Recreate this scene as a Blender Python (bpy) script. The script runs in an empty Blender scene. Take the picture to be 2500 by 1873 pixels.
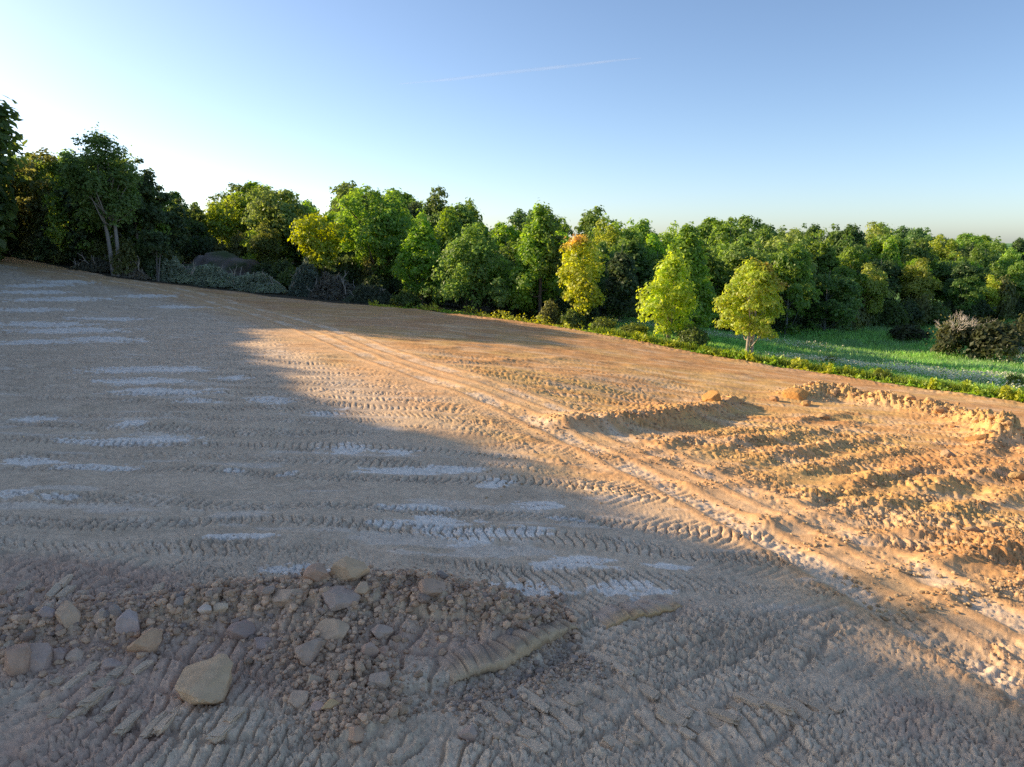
import bpy, math, random
import numpy as np
from mathutils import Vector, Matrix, Quaternion

S = bpy.context.scene
COL = S.collection
rad = math.radians

# ------------------------------------------------------------------ camera
CAM_H = 5.2; PITCH = 11.3; F = 1734.0; UC, VC = 1250.0, 936.5
cam_d = bpy.data.cameras.new('camera'); cam = bpy.data.objects.new('camera', cam_d); COL.objects.link(cam)
cam.location = (0, 0, CAM_H); cam.rotation_euler = (rad(90 - PITCH), 0, 0)
cam_d.sensor_width = 36; cam_d.lens = 36 * F / 2500; cam_d.clip_start = 0.1; cam_d.clip_end = 20000
S.camera = cam

# ------------------------------------------------------------------ sky and sun
SUN_AZ, SUN_EL = 70.0, 20.0          # degrees left of the view axis, degrees above the horizon
W = bpy.data.worlds.new('World'); S.world = W; W.use_nodes = True
wn = W.node_tree.nodes; wl = W.node_tree.links
bgn = wn['Background']; sky = wn.new('ShaderNodeTexSky'); sky.sky_type = 'NISHITA'; sky.sun_disc = False
sky.sun_elevation = rad(SUN_EL); sky.sun_rotation = rad(-SUN_AZ)
sky.air_density = 0.9; sky.dust_density = 3.8; sky.ozone_density = 1.8; sky.altitude = 1900
wl.new(sky.outputs[0], bgn.inputs[0]); bgn.inputs[1].default_value = 0.13
to_sun = Vector((-math.sin(rad(SUN_AZ)) * math.cos(rad(SUN_EL)), math.cos(rad(SUN_AZ)) * math.cos(rad(SUN_EL)), math.sin(rad(SUN_EL))))
sun_d = bpy.data.lights.new('sun', 'SUN'); sun_d.energy = 5.0; sun_d.angle = rad(0.6); sun_d.color = (1.0, 0.76, 0.47)
sun = bpy.data.objects.new('sun', sun_d); COL.objects.link(sun)
sun.rotation_euler = to_sun.to_track_quat('Z', 'Y').to_euler(); sun.location = (-60, 30, 40)
S.view_settings.view_transform = 'Standard'; S.view_settings.look = 'None'
S.view_settings.exposure = 0.75; S.view_settings.gamma = 1.0
try:
    S.cycles.use_denoising = False
    S.cycles.max_bounces = 6; S.cycles.diffuse_bounces = 3; S.cycles.transmission_bounces = 4; S.cycles.transparent_max_bounces = 4
except Exception:
    pass

# ------------------------------------------------------------------ small tools
def tag(o, label=None, cat=None, group=None, kind=None):
    if label: o['label'] = label
    if cat: o['category'] = cat
    if group: o['group'] = group
    if kind: o['kind'] = kind
    return o

def link(o, parent=None):
    COL.objects.link(o)
    if parent: o.parent = parent
    return o

def empty(name, loc, rz=0.0):
    o = bpy.data.objects.new(name, None); o.location = loc; o.rotation_euler = (0, 0, rz); o.empty_display_size = 0.3
    return link(o)

def mesh(name, verts, faces, mat, cols=None, smooth=False, colname='Col'):
    """verts (n,3), faces (m,k) one polygon size"""
    verts = np.asarray(verts, np.float32); faces = np.asarray(faces, np.int32)
    me = bpy.data.meshes.new(name); n, (m, k) = len(verts), faces.shape
    me.vertices.add(n); me.vertices.foreach_set('co', verts.ravel())
    me.loops.add(m * k); me.loops.foreach_set('vertex_index', faces.ravel())
    me.polygons.add(m); me.polygons.foreach_set('loop_start', np.arange(0, m * k, k, dtype=np.int32))
    try: me.polygons.foreach_set('loop_total', np.full(m, k, np.int32))
    except Exception: pass
    me.update(calc_edges=True)
    me.polygons.foreach_set('use_smooth', np.full(m, smooth, bool))
    if cols is not None:
        a = me.color_attributes.new(colname, 'FLOAT_COLOR', 'POINT')
        c = np.ones((n, 4), np.float32); c[:, :3] = cols
        a.data.foreach_set('color', c.ravel())
    me.materials.append(mat)
    return me

def obj(name, me, parent=None, loc=None):
    o = bpy.data.objects.new(name, me)
    if loc is not None: o.location = loc
    return link(o, parent)

def _h(ix, iy, s):
    n = (ix.astype(np.int64) * 374761393 + iy.astype(np.int64) * 668265263 + s * 982451653) & 0xFFFFFFFF
    n = ((n ^ (n >> 13)) * 1274126177) & 0xFFFFFFFF
    n = ((n ^ (n >> 16)) * 2246822519) & 0xFFFFFFFF
    return ((n ^ (n >> 15)) & 0xFFFFFF) / float(0xFFFFFF)

def vn(x, y, s=0):
    ix = np.floor(x); iy = np.floor(y); fx = x - ix; fy = y - iy
    fx = fx * fx * (3 - 2 * fx); fy = fy * fy * (3 - 2 * fy)
    a = _h(ix, iy, s); b = _h(ix + 1, iy, s); c = _h(ix, iy + 1, s); d = _h(ix + 1, iy + 1, s)
    return (a + (b - a) * fx) * (1 - fy) + (c + (d - c) * fx) * fy

def fbm(x, y, s=0, o=4, g=0.5):
    t = np.zeros_like(x); a = 1.0; n = 0.0
    for i in range(o):
        t += a * vn(x, y, s + i * 17); n += a; a *= g; x = x * 2.03 + 11.7; y = y * 2.03 - 7.3
    return t / n

def worley(x, y, s=0):
    """distance to nearest and 2nd nearest point, and a random value of the cell"""
    ix = np.floor(x); iy = np.floor(y); d1 = np.full_like(x, 9.0); d2 = np.full_like(x, 9.0); rv = np.zeros_like(x)
    for i in (-1, 0, 1):
        for j in (-1, 0, 1):
            cx = ix + i; cy = iy + j
            px = cx + _h(cx, cy, s); py = cy + _h(cx, cy, s + 5)
            d = np.hypot(x - px, y - py); r = _h(cx, cy, s + 9)
            nearer = d < d1
            d2 = np.where(nearer, d1, np.minimum(d2, d)); rv = np.where(nearer, r, rv); d1 = np.where(nearer, d, d1)
    return d1, d2, rv

def sstep(a, b, x):
    t = np.clip((x - a) / (b - a), 0, 1); return t * t * (3 - 2 * t)

CP, SP = math.cos(rad(PITCH)), math.sin(rad(PITCH))
def at(u, v, Y):
    a = (u - UC) / F; b = -(v - VC) / F; t = Y / (CP + b * SP)
    return Vector((a * t, Y, CAM_H + t * (-SP + b * CP)))
def pix(x, y, z):
    z = z - CAM_H; d = y * CP - z * SP; h = y * SP + z * CP
    return UC + F * x / d, VC - F * h / d

# ------------------------------------------------------------------ the lie of the land
ctl = [(x, y, z) for x, y, z in [(-12, -10, 0), (0, -10, 0), (8, -10, -.3), (-14, 0, .1), (0, 0, 0), (8, 0, -.2), (-14, 8, .1), (0, 7, 0), (4, 7, 0),
       (7, 8, -.15), (-12, 14, .15), (0, 14, 0), (12, 8, -.6), (20, 5, -1.6),
       (-10, 100, -.5), (-60, 115, 4), (-30, 100, 1.2), (60, 130, -4), (120, 130, -6), (0, 160, 0), (-100, 160, 7), (100, 220, -4), (0, 300, 2),
       (-75, 55, 4), (-60, 30, 2.2), (-70, -10, 2), (-120, 60, 9), (40, 10, -4), (60, 40, -6), (30, -25, -2.5), (0, -60, 0), (-60, -80, 1), (80, -60, -5),
       (-250, 200, 8), (300, 200, -6), (-300, -100, 6), (250, -150, -5), (0, -300, 0), (0, 600, 2), (-600, 400, 6), (600, 400, -3)]]
for u, v, Y in [(0, 800, 40), (0, 700, 56), (0, 625, 76), (290, 680, 65), (500, 705, 66), (700, 730, 65), (1000, 755, 62), (1300, 790, 57), (1500, 822, 52),
                (1825, 885, 46), (2200, 945, 40), (2500, 985, 36), (600, 770, 50), (1250, 900, 30), (1250, 830, 44), (1740, 1000, 29), (2300, 1010, 31),
                (2500, 1250, 15.5), (2500, 1100, 23), (2000, 1200, 16.3), (1500, 1000, 24), (2300, 830, 75), (2500, 800, 85), (1900, 830, 72), (1600, 800, 70),
                (2500, 900, 55), (2200, 900, 54), (1700, 840, 58)]:
    p = at(u, v, Y); ctl.append((p.x, p.y, p.z))
C = np.array(ctl); Cxy = C[:, :2] / 50.0
def _tps(r2): return np.where(r2 > 1e-12, 0.5 * r2 * np.log(r2 + 1e-12), 0.0)
D2 = ((Cxy[:, None] - Cxy[None]) ** 2).sum(-1); n = len(C)
A = np.zeros((n + 3, n + 3)); A[:n, :n] = _tps(D2) + np.eye(n) * 0.01
A[:n, n] = 1; A[:n, n + 1:] = Cxy; A[n, :n] = 1; A[n + 1:, :n] = Cxy.T
sol = np.linalg.solve(A, np.concatenate([C[:, 2], [0, 0, 0]]))
def zmac(x, y):
    x = np.asarray(x, float) / 50.0; y = np.asarray(y, float) / 50.0; t = sol[n] + sol[n + 1] * x + sol[n + 2] * y
    for i in range(n): t = t + sol[i] * _tps((x - Cxy[i, 0]) ** 2 + (y - Cxy[i, 1]) ** 2)
    return np.clip(t, -9, 14)
def ground_px(u, v):
    """where the line of sight through a photo pixel meets the land"""
    Y = np.geomspace(2, 400, 500); a = (u - UC) / F; b = -(v - VC) / F; t = Y / (CP + b * SP)
    x = a * t; z = CAM_H + t * (-SP + b * CP); below = z < zmac(x, Y)
    i = int(np.argmax(below)) if below.any() else len(Y) - 1
    return np.array([x[i], Y[i]])
def wpts(pts): return np.array([ground_px(u, v) for u, v in pts])
def smooth_line(P, k=8):
    P = np.asarray(P, float)
    if len(P) < 3: return P
    out = []
    for i in range(len(P) - 1):
        p0 = P[max(i - 1, 0)]; p1 = P[i]; p2 = P[i + 1]; p3 = P[min(i + 2, len(P) - 1)]
        for j in range(k):
            t = j / k
            out.append(.5 * (2 * p1 + (p2 - p0) * t + (2 * p0 - 5 * p1 + 4 * p2 - p3) * t * t + (3 * p1 - p0 - 3 * p2 + p3) * t ** 3))
    return np.array(out + [P[-1]])
def dist_line(x, y, P):
    """distance, arc length, signed side of the nearest point of a polyline"""
    best = np.full(x.shape, 1e9); arc = np.zeros_like(x); sd = np.zeros_like(x); s0 = 0.0
    for i in range(len(P) - 1):
        d = P[i + 1] - P[i]; L = math.hypot(*d)
        if L < 1e-6: continue
        t = np.clip(((x - P[i, 0]) * d[0] + (y - P[i, 1]) * d[1]) / L ** 2, 0, 1)
        ex = x - P[i, 0] - t * d[0]; ey = y - P[i, 1] - t * d[1]; dd = ex * ex + ey * ey
        m = dd < best; best = np.where(m, dd, best); arc = np.where(m, s0 + t * L, arc); sd = np.where(m, np.sign(d[0] * ey - d[1] * ex), sd)
        s0 += L
    return np.sqrt(best), arc, sd, s0

# edge of the stripped field, as bearing -> distance
edge_px = [(-500, 600), (-200, 605), (0, 628), (150, 655), (290, 682), (420, 700), (560, 712), (700, 738), (850, 748), (1000, 757), (1150, 772), (1300, 797),
           (1500, 830), (1650, 862), (1825, 890), (2000, 915), (2200, 950), (2500, 992), (2900, 1045)]
edge_w = np.array([[at(u, v, Y).x, at(u, v, Y).y] for (u, v), Y in zip(edge_px, [90, 84, 76, 70, 65, 65.5, 66, 65, 63.5, 62, 59.5, 57, 52, 49, 46, 43.5, 40, 36, 31])])
edge_th = np.arctan2(edge_w[:, 0], edge_w[:, 1]); edge_r = np.hypot(edge_w[:, 0], edge_w[:, 1])
def r_edge(th): return np.interp(th, edge_th, edge_r)

# ------------------------------------------------------------------ ground relief and soil colours
berm = smooth_line(wpts([(1285, 1040), (1390, 1046), (1500, 1040), (1620, 1022), (1720, 1005), (1800, 985)]))
pile = smooth_line(wpts([(1925, 975), (2020, 968), (2120, 985), (2230, 1005), (2330, 1020), (2420, 1050), (2475, 1085)]))
ridges = [([(1430, 1130), (1600, 1100), (1780, 1062), (1960, 1030), (2080, 1010)], .16, .30),
          ([(1560, 1140), (1750, 1098), (1930, 1060), (2110, 1028)], .20, .32),
          ([(1650, 1165), (1850, 1122), (2050, 1085), (2230, 1058)], .20, .32),
          ([(1700, 1200), (1900, 1160), (2100, 1122), (2260, 1098)], .15, .26),
          ([(1880, 1238), (2020, 1205), (2180, 1165), (2300, 1135), (2400, 1098), (2465, 1050)], .32, .38),
          ([(1780, 1300), (2000, 1265), (2200, 1215), (2360, 1165), (2510, 1120), (2640, 1080)], .30, .40),
          ([(1960, 1350), (2140, 1305), (2320, 1250), (2520, 1200), (2700, 1160)], .20, .34),
          ([(2060, 1425), (2250, 1385), (2420, 1345), (2600, 1300)], .16, .30),
          ([(2150, 1510), (2320, 1470), (2500, 1430), (2650, 1390)], .12, .25),
          ([(1150, 1010), (1290, 1075), (1480, 1120), (1700, 1150)], .08, .25),
          ([(1240, 1090), (1400, 1140), (1600, 1180), (1800, 1215)], .09, .25),
          ([(1000, 878), (1150, 880), (1300, 878), (1430, 880)], .10, .35),
          ([(900, 845), (1050, 850), (1200, 845)], .06, .35),
          ([(430, 715), (560, 735), (700, 742), (800, 748)], .25, .5)]
ridges = [(smooth_line(wpts(p)), h, w) for p, h, w in ridges]
road = smooth_line(wpts([(2620, 1700), (2350, 1545), (1980, 1340), (1560, 1130), (1250, 990), (960, 880), (700, 785), (480, 725), (300, 690), (120, 662)]))
windrow = smooth_line(wpts([(-300, 1600), (0, 1560), (250, 1535), (480, 1515), (700, 1490), (900, 1480), (1100, 1500), (1260, 1520), (1400, 1515)]))
spoil = smooth_line(wpts([(760, 1560), (860, 1680), (900, 1790)]))
cutlip = smooth_line(wpts([(1090, 1665), (1200, 1635), (1310, 1590), (1400, 1540)]))
white_px = [(0, 700, 160, 5), (0, 716, 170, 5), (30, 735, 260, 6), (0, 760, 150, 6), (0, 792, 220, 7), (60, 808, 300, 7), (0, 836, 180, 5), (160, 828, 330, 6), (200, 905, 500, 7), (250, 932, 460, 7),
            (270, 962, 520, 7), (540, 925, 590, 6), (620, 975, 700, 8), (450, 980, 520, 6), (60, 1020, 125, 9), (280, 1040, 360, 7), (160, 1075, 480, 9), (0, 1128, 160, 10), (150, 1140, 330, 9), (810, 1000, 860, 4),
            (800, 1095, 905, 13), (930, 1105, 1010, 9), (880, 1148, 1160, 8), (540, 1148, 600, 7), (690, 1155, 720, 6), (940, 1240, 1120, 8), (1280, 1235, 1350, 12), (900, 1290, 990, 7), (1060, 1308, 1340, 14),
            (1100, 1325, 1200, 12), (1320, 1380, 1500, 12), (1590, 1382, 1690, 12), (510, 1318, 680, 8), (0, 1210, 60, 12), (100, 1215, 190, 8), (1000, 1280, 1130, 25), (640, 1400, 800, 10), (1150, 1440, 1400, 20), (1450, 1440, 1620, 18),
            (1180, 1180, 1240, 10), (1330, 1270, 1420, 8), (300, 725, 420, 4), (380, 750, 500, 4), (760, 1010, 830, 4), (100, 690, 230, 4), (180, 780, 340, 5)]  # the far-left entries also paint sunlit streaks as white
whites = []
for u0, v, u1, hv in white_px:
    a = ground_px(u0, v); b = ground_px(u1, v + random.Random(u0 + v).uniform(-3, 5)); c0 = ground_px((u0 + u1) / 2, v - hv); c1 = ground_px((u0 + u1) / 2, v + hv)
    whites.append((a, b, max(.05, abs(c0[1] - c1[1]) / 2.1)))

GREY = np.array([.70, .52, .35]); GREY2 = np.array([.52, .38, .25]); DUST = np.array([.82, .64, .46]); WHITE = np.array([.92, .80, .66])
CLAY = np.array([.72, .395, .16]); CLAY2 = np.array([.53, .27, .105]); OCHRE = np.array([.74, .46, .17]); TAN = np.array([.78, .54, .32]); RED = np.array([.52, .31, .22])
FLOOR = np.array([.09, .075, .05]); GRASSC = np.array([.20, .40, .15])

def _dirpx(p, q):
    d = ground_px(*q) - ground_px(*p); return d / math.hypot(*d)
DIR_A = _dirpx((150, 1700), (268, 1614)); DIR_B = _dirpx((1250, 1840), (1162, 1764))

def mixc(c, k, m): return c + (k - c) * m[..., None]

def relief(x, y):
    """height above the macro land and soil colour at ground points"""
    z = np.zeros_like(x); r = np.hypot(x, y); th = np.arctan2(x, y); re = r_edge(th)
    infield = 1 - sstep(-.6, .6, r - re + (fbm(x * .6, y * .6, 3, 3) - .5) * 2.4)
    near = 1 - sstep(30, 60, r)
    wx = x + (fbm(x * .35, y * .35, 40, 2) - .5) * 1.2; wy = y + (fbm(x * .25, y * .5, 41, 2) - .5) * 1.0
    # which soil: grey shale pad on the near left of the haul road, clay beyond it
    d_road, s_road, sd_road, Lr = dist_line(x, y, road)
    sdr = d_road * sd_road                              # positive on the near-left side (polyline runs away from the camera)
    far_ = sstep(10, 17, r); clay = 1 - sstep(-1.8 + 2.2 * far_, 1.2 + 3.4 * far_, sdr + (fbm(x * .3, y * .3, 60, 3) - .5) * 3.0)  # far clay edge pushed towards the shadow line, painting the sunlit strip orange
    col = np.broadcast_to(GREY, x.shape + (3,)).copy()
    n1 = fbm(x * .8, y * 1.6, 7, 4); n2 = fbm(x * 6, y * 9, 8, 3); n3 = fbm(x * .22, y * .3, 9, 3)
    col = mixc(col, GREY2, sstep(.45, .75, n1) * .45)
    cc = np.broadcast_to(CLAY, x.shape + (3,)).copy()
    cc = mixc(cc, OCHRE, sstep(.35, .6, n3)); cc = mixc(cc, CLAY2, sstep(.5, .8, n1) * .8); cc = mixc(cc, TAN, sstep(.52, .72, fbm(x * .5, y * 1.5, 12, 4)) * .7)
    cc = mixc(cc, np.array([.50, .27, .15]), sstep(38, 50, r) * .45)
    col = mixc(col, cc, clay)
    # big soft undulation
    z += (fbm(x * .18, y * .18, 20, 3) - .5) * .5 * sstep(3, 14, r) * near * .6 + (fbm(x * .7, y * .9, 21, 3) - .5) * .12
    fine = 1 - sstep(22, 45, r)
    # --- crawler tracks on the grey pad: bands running across the view, cross bars
    pad = (1 - sstep(.3, .9, clay)) * infield
    bandw = 1.05; ph = (wy + .05 * wx + .5 * (fbm(x * .08, y * .3, 33, 2) - .5)) / bandw; bi = np.floor(ph); bf = ph - bi
    on = _h(bi, bi * 0 + 3, 5) > .06
    tr = sstep(.06, .14, bf) * (1 - sstep(.56, .64, bf)) * on
    fade = sstep(.26, .44, fbm(x * .28 + bi * 7.1, bi * 3.3 + y * .4, 34, 3))
    slant = (_h(bi, bi * 0, 6) - .5) * 1.3
    lx = x + slant * (bf - .35) * bandw + .04 * np.sin(y * 9) + (fbm(x * 2.5, y * 2.5, 36, 2) - .5) * .09
    bar = np.abs(((lx / .19) % 1.0) - .5) * 2
    bars = sstep(.06, .30, bar)
    crumble = fbm(x * 9, y * 9, 35, 3)
    foreg = sstep(9.3, 10.6, y + .15 * x)               # the nearest strip has its own slanted prints
    m = pad * tr * fade * foreg
    k1, k2, kv = worley(x * 8 + .5 * np.sin(y * 3), y * 8, 39); crk = 1 - sstep(.02, .16, k2 - k1); brk_m = sstep(.48, .60, fbm(x * .5 + bi * 3.1, y * .9, 38, 3))
    z += m * (bars * .05 - .038 + (crumble - .5) * .018 - brk_m * crk * .035 + brk_m * (kv - .5) * .03)
    z += pad * foreg * (sstep(.0, .1, bf) * (1 - sstep(.1, .2, bf)) + sstep(.56, .66, bf) * (1 - sstep(.66, .76, bf))) * .03 * on * (crumble + .3)
    col = mixc(col, DUST, pad * foreg * tr * fade * bars * sstep(.5, .75, fbm(x * 3, y * 3, 37, 3)) * .75)  # pressed dust on bar tops, also painting in relief contrast missing in shade
    # --- slanted prints in the nearest strip
    fl = (1 - foreg) * infield
    left = 1 - sstep(-.9, .4, x + (n1 - .5) * 1.5)
    dA, dB = DIR_A, DIR_B
    for d, mk, s in ((dA, left, 50), (dB, 1 - left, 51)):
        a = x * d[0] + y * d[1]; b = -x * d[1] + y * d[0]
        b = b + (fbm(x * 1.2, y * 1.2, s, 3) - .5) * .35 + (fbm(x * .5, y * .5, s + 9, 2) - .5) * .9
        bb = np.abs(((b / .19) % 1.0) - .5) * 2; ba = sstep(.06, .32, bb)
        ga = np.abs((((a + (fbm(x * .8, y * .8, s + 12, 2) - .5) * .5 + (_h(np.floor(b / .19), b * 0, s) - .5) * .1) / .62) % 1) - .5) * 2; ba = ba * sstep(.10, .2, ga)
        strip = sstep(.36, .54, fbm(a * .9 + 3, b * .35, s + 2, 3))
        mk = mk * fl * strip
        brk = sstep(.3, .55, fbm(a * 2.2, b * 5.3, s + 5, 3))
        z += mk * (ba * (.3 + .7 * brk) * .065 - .045 + (crumble - .5) * .02)
        col = mixc(col, DUST * np.array([1, .96, .9]), mk * ba * sstep(.42, .72, fbm(x * 2.2, y * 2.2, s + 3, 3)) * .75)  # dusty pale tops, with relief contrast painted into the soil here too
    # broken lumps between the prints
    d1, d2, rv = worley(x * 7.5, y * 7.5, 70); lump = np.clip(1 - d1 / .62, 0, 1) ** .6 * rv
    lm = fl * sstep(.45, .65, fbm(x * .9, y * .9, 71, 3)) + pad * foreg * fine * sstep(.58, .72, fbm(x * .7, y * 1.4, 72, 3)) * tr
    z += lm * lump * .02
    q1, q2, qv = worley(x * 9.5, y * 9.5, 77); q3, q4, qw = worley(x * 21, y * 21, 78)
    z += np.clip(lm + fl * .35, 0, 1) * ((qv - .5) * .03 - (1 - sstep(.02, .2, q2 - q1)) * .024) + fl * (1 - sstep(8, 11, r)) * (qw - .5) * .006
    d1, d2, rv = worley(x * 16, y * 16, 75); z += (fl + pad * fine * (1 - sstep(14, 22, r))) * np.clip(1 - d1 / .55, 0, 1) ** .6 * rv * (rv > .8) * .016
    # reddish shale stains
    red = sstep(.56, .72, fbm(x * .45 + 4, y * .6, 80, 3)) * fl
    col = mixc(col, RED, red * .55)
    # --- haul road: pale dust, cross prints, two ruts
    rw = 1 - sstep(1.3, 2.6, d_road + (n1 - .5) * 1.2); rw = rw * infield
    rr = np.abs(np.abs(sdr + .25) - .85)
    rut = 1 - sstep(.18, .42, rr)
    sb = np.abs((((s_road + .35 * np.abs(sdr) + (fbm(x * 2, y * 2, 91, 2) - .5) * .12) / .2) % 1) - .5) * 2
    prn = sstep(.2, .7, sb)
    z += rw * rut * (prn * .022 * sstep(.35, .6, crumble) - .03 + (crumble - .5) * .02) * fine + rw * (1 - sstep(.05, .2, np.abs(rr - .5))) * .03
    side = (1 - sstep(.5, 1.0, np.abs(np.abs(sdr - 1.9) - .0)))
    z += infield * side * prn * .025 * fine * fade
    col = mixc(col, TAN * np.array([1., .97, .93]), rw * .6); col = mixc(col, DUST * 1.1, rw * rut * sstep(.4, .62, fbm(x * 1.5, y * 1.5, 93, 4)) * .6); col = mixc(col, CLAY2 * 1.2, rw * (1 - sstep(.05, .2, np.abs(rr - .5))) * .4)
    # --- clay: scraped streaks along the machine's curves
    cl = clay * infield * (1 - rw)
    st = x * .26 + y + .012 * (x - 6) ** 2
    stw = fbm(x * .25, st * 3.2, 100, 4)
    z += cl * (stw - .5) * .17 * sstep(3, 12, r)
    barc = sstep(.25, .75, np.abs((((x * .96 - y * .28 + (fbm(x * 1.5, y * 1.5, 102, 2) - .5) * .5) / .24) % 1) - .5) * 2)
    z += cl * fine * barc * .03 * sstep(.42, .6, fbm(x * .4, st * 1.5, 103, 2))
    e1, e2, ev = worley(x * 5.5, y * 5.5, 104)
    z += cl * fine * np.clip(1 - e1 / .6, 0, 1) ** .7 * ev * .045 * sstep(.42, .60, fbm(x * .5, st * 1.2, 105, 3))
    e1, e2, ev = worley(x * 11, y * 11, 106); z += cl * (1 - sstep(25, 40, r)) * ((ev - .5) * .045 - (1 - sstep(.02, .2, e2 - e1)) * .035) * sstep(.38, .55, fbm(x * .6, st * 1.6, 107, 3))
    col = mixc(col, CLAY2 * 1.1, cl * sstep(.55, .75, stw) * .5); col = mixc(col, TAN * 1.12, cl * (1 - sstep(.25, .45, stw)) * .6)
    # --- furrow ridges
    lumpy = np.clip(1 - worley(x * 4.2, y * 4.2, 110)[0] / .65, 0, 1) ** .6
    lump2 = np.clip(1 - worley(x * 9, y * 9, 111)[0] / .65, 0, 1) ** .6
    for P, h, w in ridges:
        lo = P.min(0) - 2.5; hi = P.max(0) + 2.5
        b = (x > lo[0]) & (x < hi[0]) & (y > lo[1]) & (y < hi[1])
        if not b.any(): continue
        d, s, sd, L = dist_line(x[b], y[b], P); en = sstep(0, 1.8, s) * sstep(0, 1.4, L - s) * (.45 + .75 * sstep(.3, .6, fbm(s * .45 + h * 90, s * 0, 113, 2)))
        d = np.abs(d * np.where(sd == 0, 1, sd) + (fbm(x[b] * .8, y[b] * .8, 114, 2) - .5) * .7); hh = .40 * h * (.45 + .9 * fbm(s * .7, s * 0 + h * 50, 112, 3))
        w2 = np.where(sd > 0, w * 1.25, w * .8)
        pr = np.exp(-(d / w2) ** 2) * en
        z[b] += pr * hh * (1 + .55 * (lumpy[b] - .35) + .35 * (lump2[b] - .3)) - np.exp(-((d - w * 2.2) / (w * 1.2)) ** 2) * en * h * .14
        col[b] = mixc(col[b], CLAY2 * 1.15, pr * .35)
    d, s, sd, L = dist_line(x, y, berm); en = sstep(0, 1.6, s) * sstep(-.2, .6, L - s)
    w2 = np.where(sd > 0, 1.1, .42)
    pr = np.exp(-(d / w2) ** 2) * en
    z += pr * .30 * (1 + .3 * (lumpy - .35) * (d < .9) + .18 * (lump2 - .3)) - np.exp(-((d - 1.3) / .7) ** 2) * en * .06 * (sd < 0)
    col = mixc(col, CLAY2 * 1.05, pr * .55 * (sd < 0))  # near face darker: its shade is put into the clay colour
    d, s, sd, L = dist_line(x, y, pile); en = sstep(-.3, .8, s) * sstep(-.3, .8, L - s)
    hump = .45 + .75 * fbm(s * 1.0, s * 0 + .3, 115, 2)
    pr = np.exp(-(d / np.where(sd > 0, .75, 1.05)) ** 2) * en
    z += pr * .55 * hump * (1 + .5 * (lumpy - .3) + .35 * (lump2 - .3)); col = mixc(col, OCHRE * 1.05, pr * .7)
    # --- windrow of clods in front
    d, s, sd, L = dist_line(x, y, windrow)
    prof = np.interp(s / L, [0, .15, .3, .5, .62, .75, .9, 1], [.09, .15, .22, .28, .36, .38, .34, .09])
    wid = np.interp(s / L, [0, .3, .5, .7, .9, 1], [.35, .4, .55, .75, .7, .3])
    pr = np.exp(-(d / wid) ** 2) * sstep(-.2, .5, L - s)
    z += pr * prof * (1 + .4 * (lumpy - .35)) + pr * (.06 * (lump2 - .3))
    warm = np.array([.60, .42, .26])
    col = mixc(col, warm, sstep(.25, .8, pr) * .8)
    ds, ss, sds, Ls = dist_line(x, y, spoil); ps = np.exp(-(ds / .55) ** 2)
    z += ps * .09 * (1 + .6 * (lumpy - .35)) + ps * .05 * (lump2 - .3); col = mixc(col, warm, ps * .6)
    dc, sc_, sdc, Lc = dist_line(x, y, cutlip)               # ground drops in front of the cut clay lip
    z -= np.exp(-((dc - .25) / .3) ** 2) * (sdc < 0) * .07
    # --- white powdery deposits on flat strips; far-left sunlit streaks painted in too
    wm = np.zeros_like(x)
    for a, b_, hw in whites:
        lo = np.minimum(a, b_) - 3 * hw - .5; hi = np.maximum(a, b_) + 3 * hw + .5
        b = (x > lo[0]) & (x < hi[0]) & (y > lo[1]) & (y < hi[1])
        if not b.any(): continue
        Lw = max(.3, math.hypot(*(b_ - a))); dd, s, sd, _ = dist_line(x[b], y[b], np.array([a, b_]))
        t = s / Lw
        wm[b] = np.maximum(wm[b], np.exp(-(dd / (hw * 1.15)) ** 2) * (.35 + .65 * np.sin(np.pi * np.clip(t, .04, .96)) ** .6))
    spots = fbm(x * 2.2, y * 7.5, 120, 5, .68)
    powder_sun = sstep(.46, .54, wm * 1.0 + (spots - .5) * 1.7) * sstep(.1, .3, wm)
    powder_sun *= 1 - .75 * (m > .2) * (1 - bars) * (r < 30)
    powder_sun = np.maximum(powder_sun, sstep(.64, .70, fbm(x * .55, y * 2.4, 121, 4)) * (1 - sstep(.5, .9, tr * on)) * pad * foreg * .35)
    col = mixc(col, WHITE, powder_sun * infield * .9)
    # fine colour grain
    n4 = fbm(x * 14, y * 16, 131, 3, .65); col = col * (.88 + .24 * n2)[..., None] * (1 + infield * (sstep(.35, .65, n4) - .5) * .16)[..., None]
    grit = fbm(x * 18, y * 18, 130, 2)
    z += infield * fine * (grit - .5) * .014
    # --- beyond the field
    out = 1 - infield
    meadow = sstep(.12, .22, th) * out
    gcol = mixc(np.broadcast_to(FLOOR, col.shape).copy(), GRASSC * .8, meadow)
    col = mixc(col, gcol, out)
    z += out * (fbm(x * .15, y * .15, 140, 3) - .5) * 1.0 * sstep(0, 8, r - re)
    lip = np.exp(-((r - re + .8) / .7) ** 2)                 # pushed-up soil along the edge
    z += lip * .10 * (.5 + lumpy * .8) * (1 - sstep(200, 300, r))
    return z, col

def N(nt, t, **k):
    nd = nt.nodes.new(t)
    for a, b in k.items(): setattr(nd, a, b)
    return nd

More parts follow.
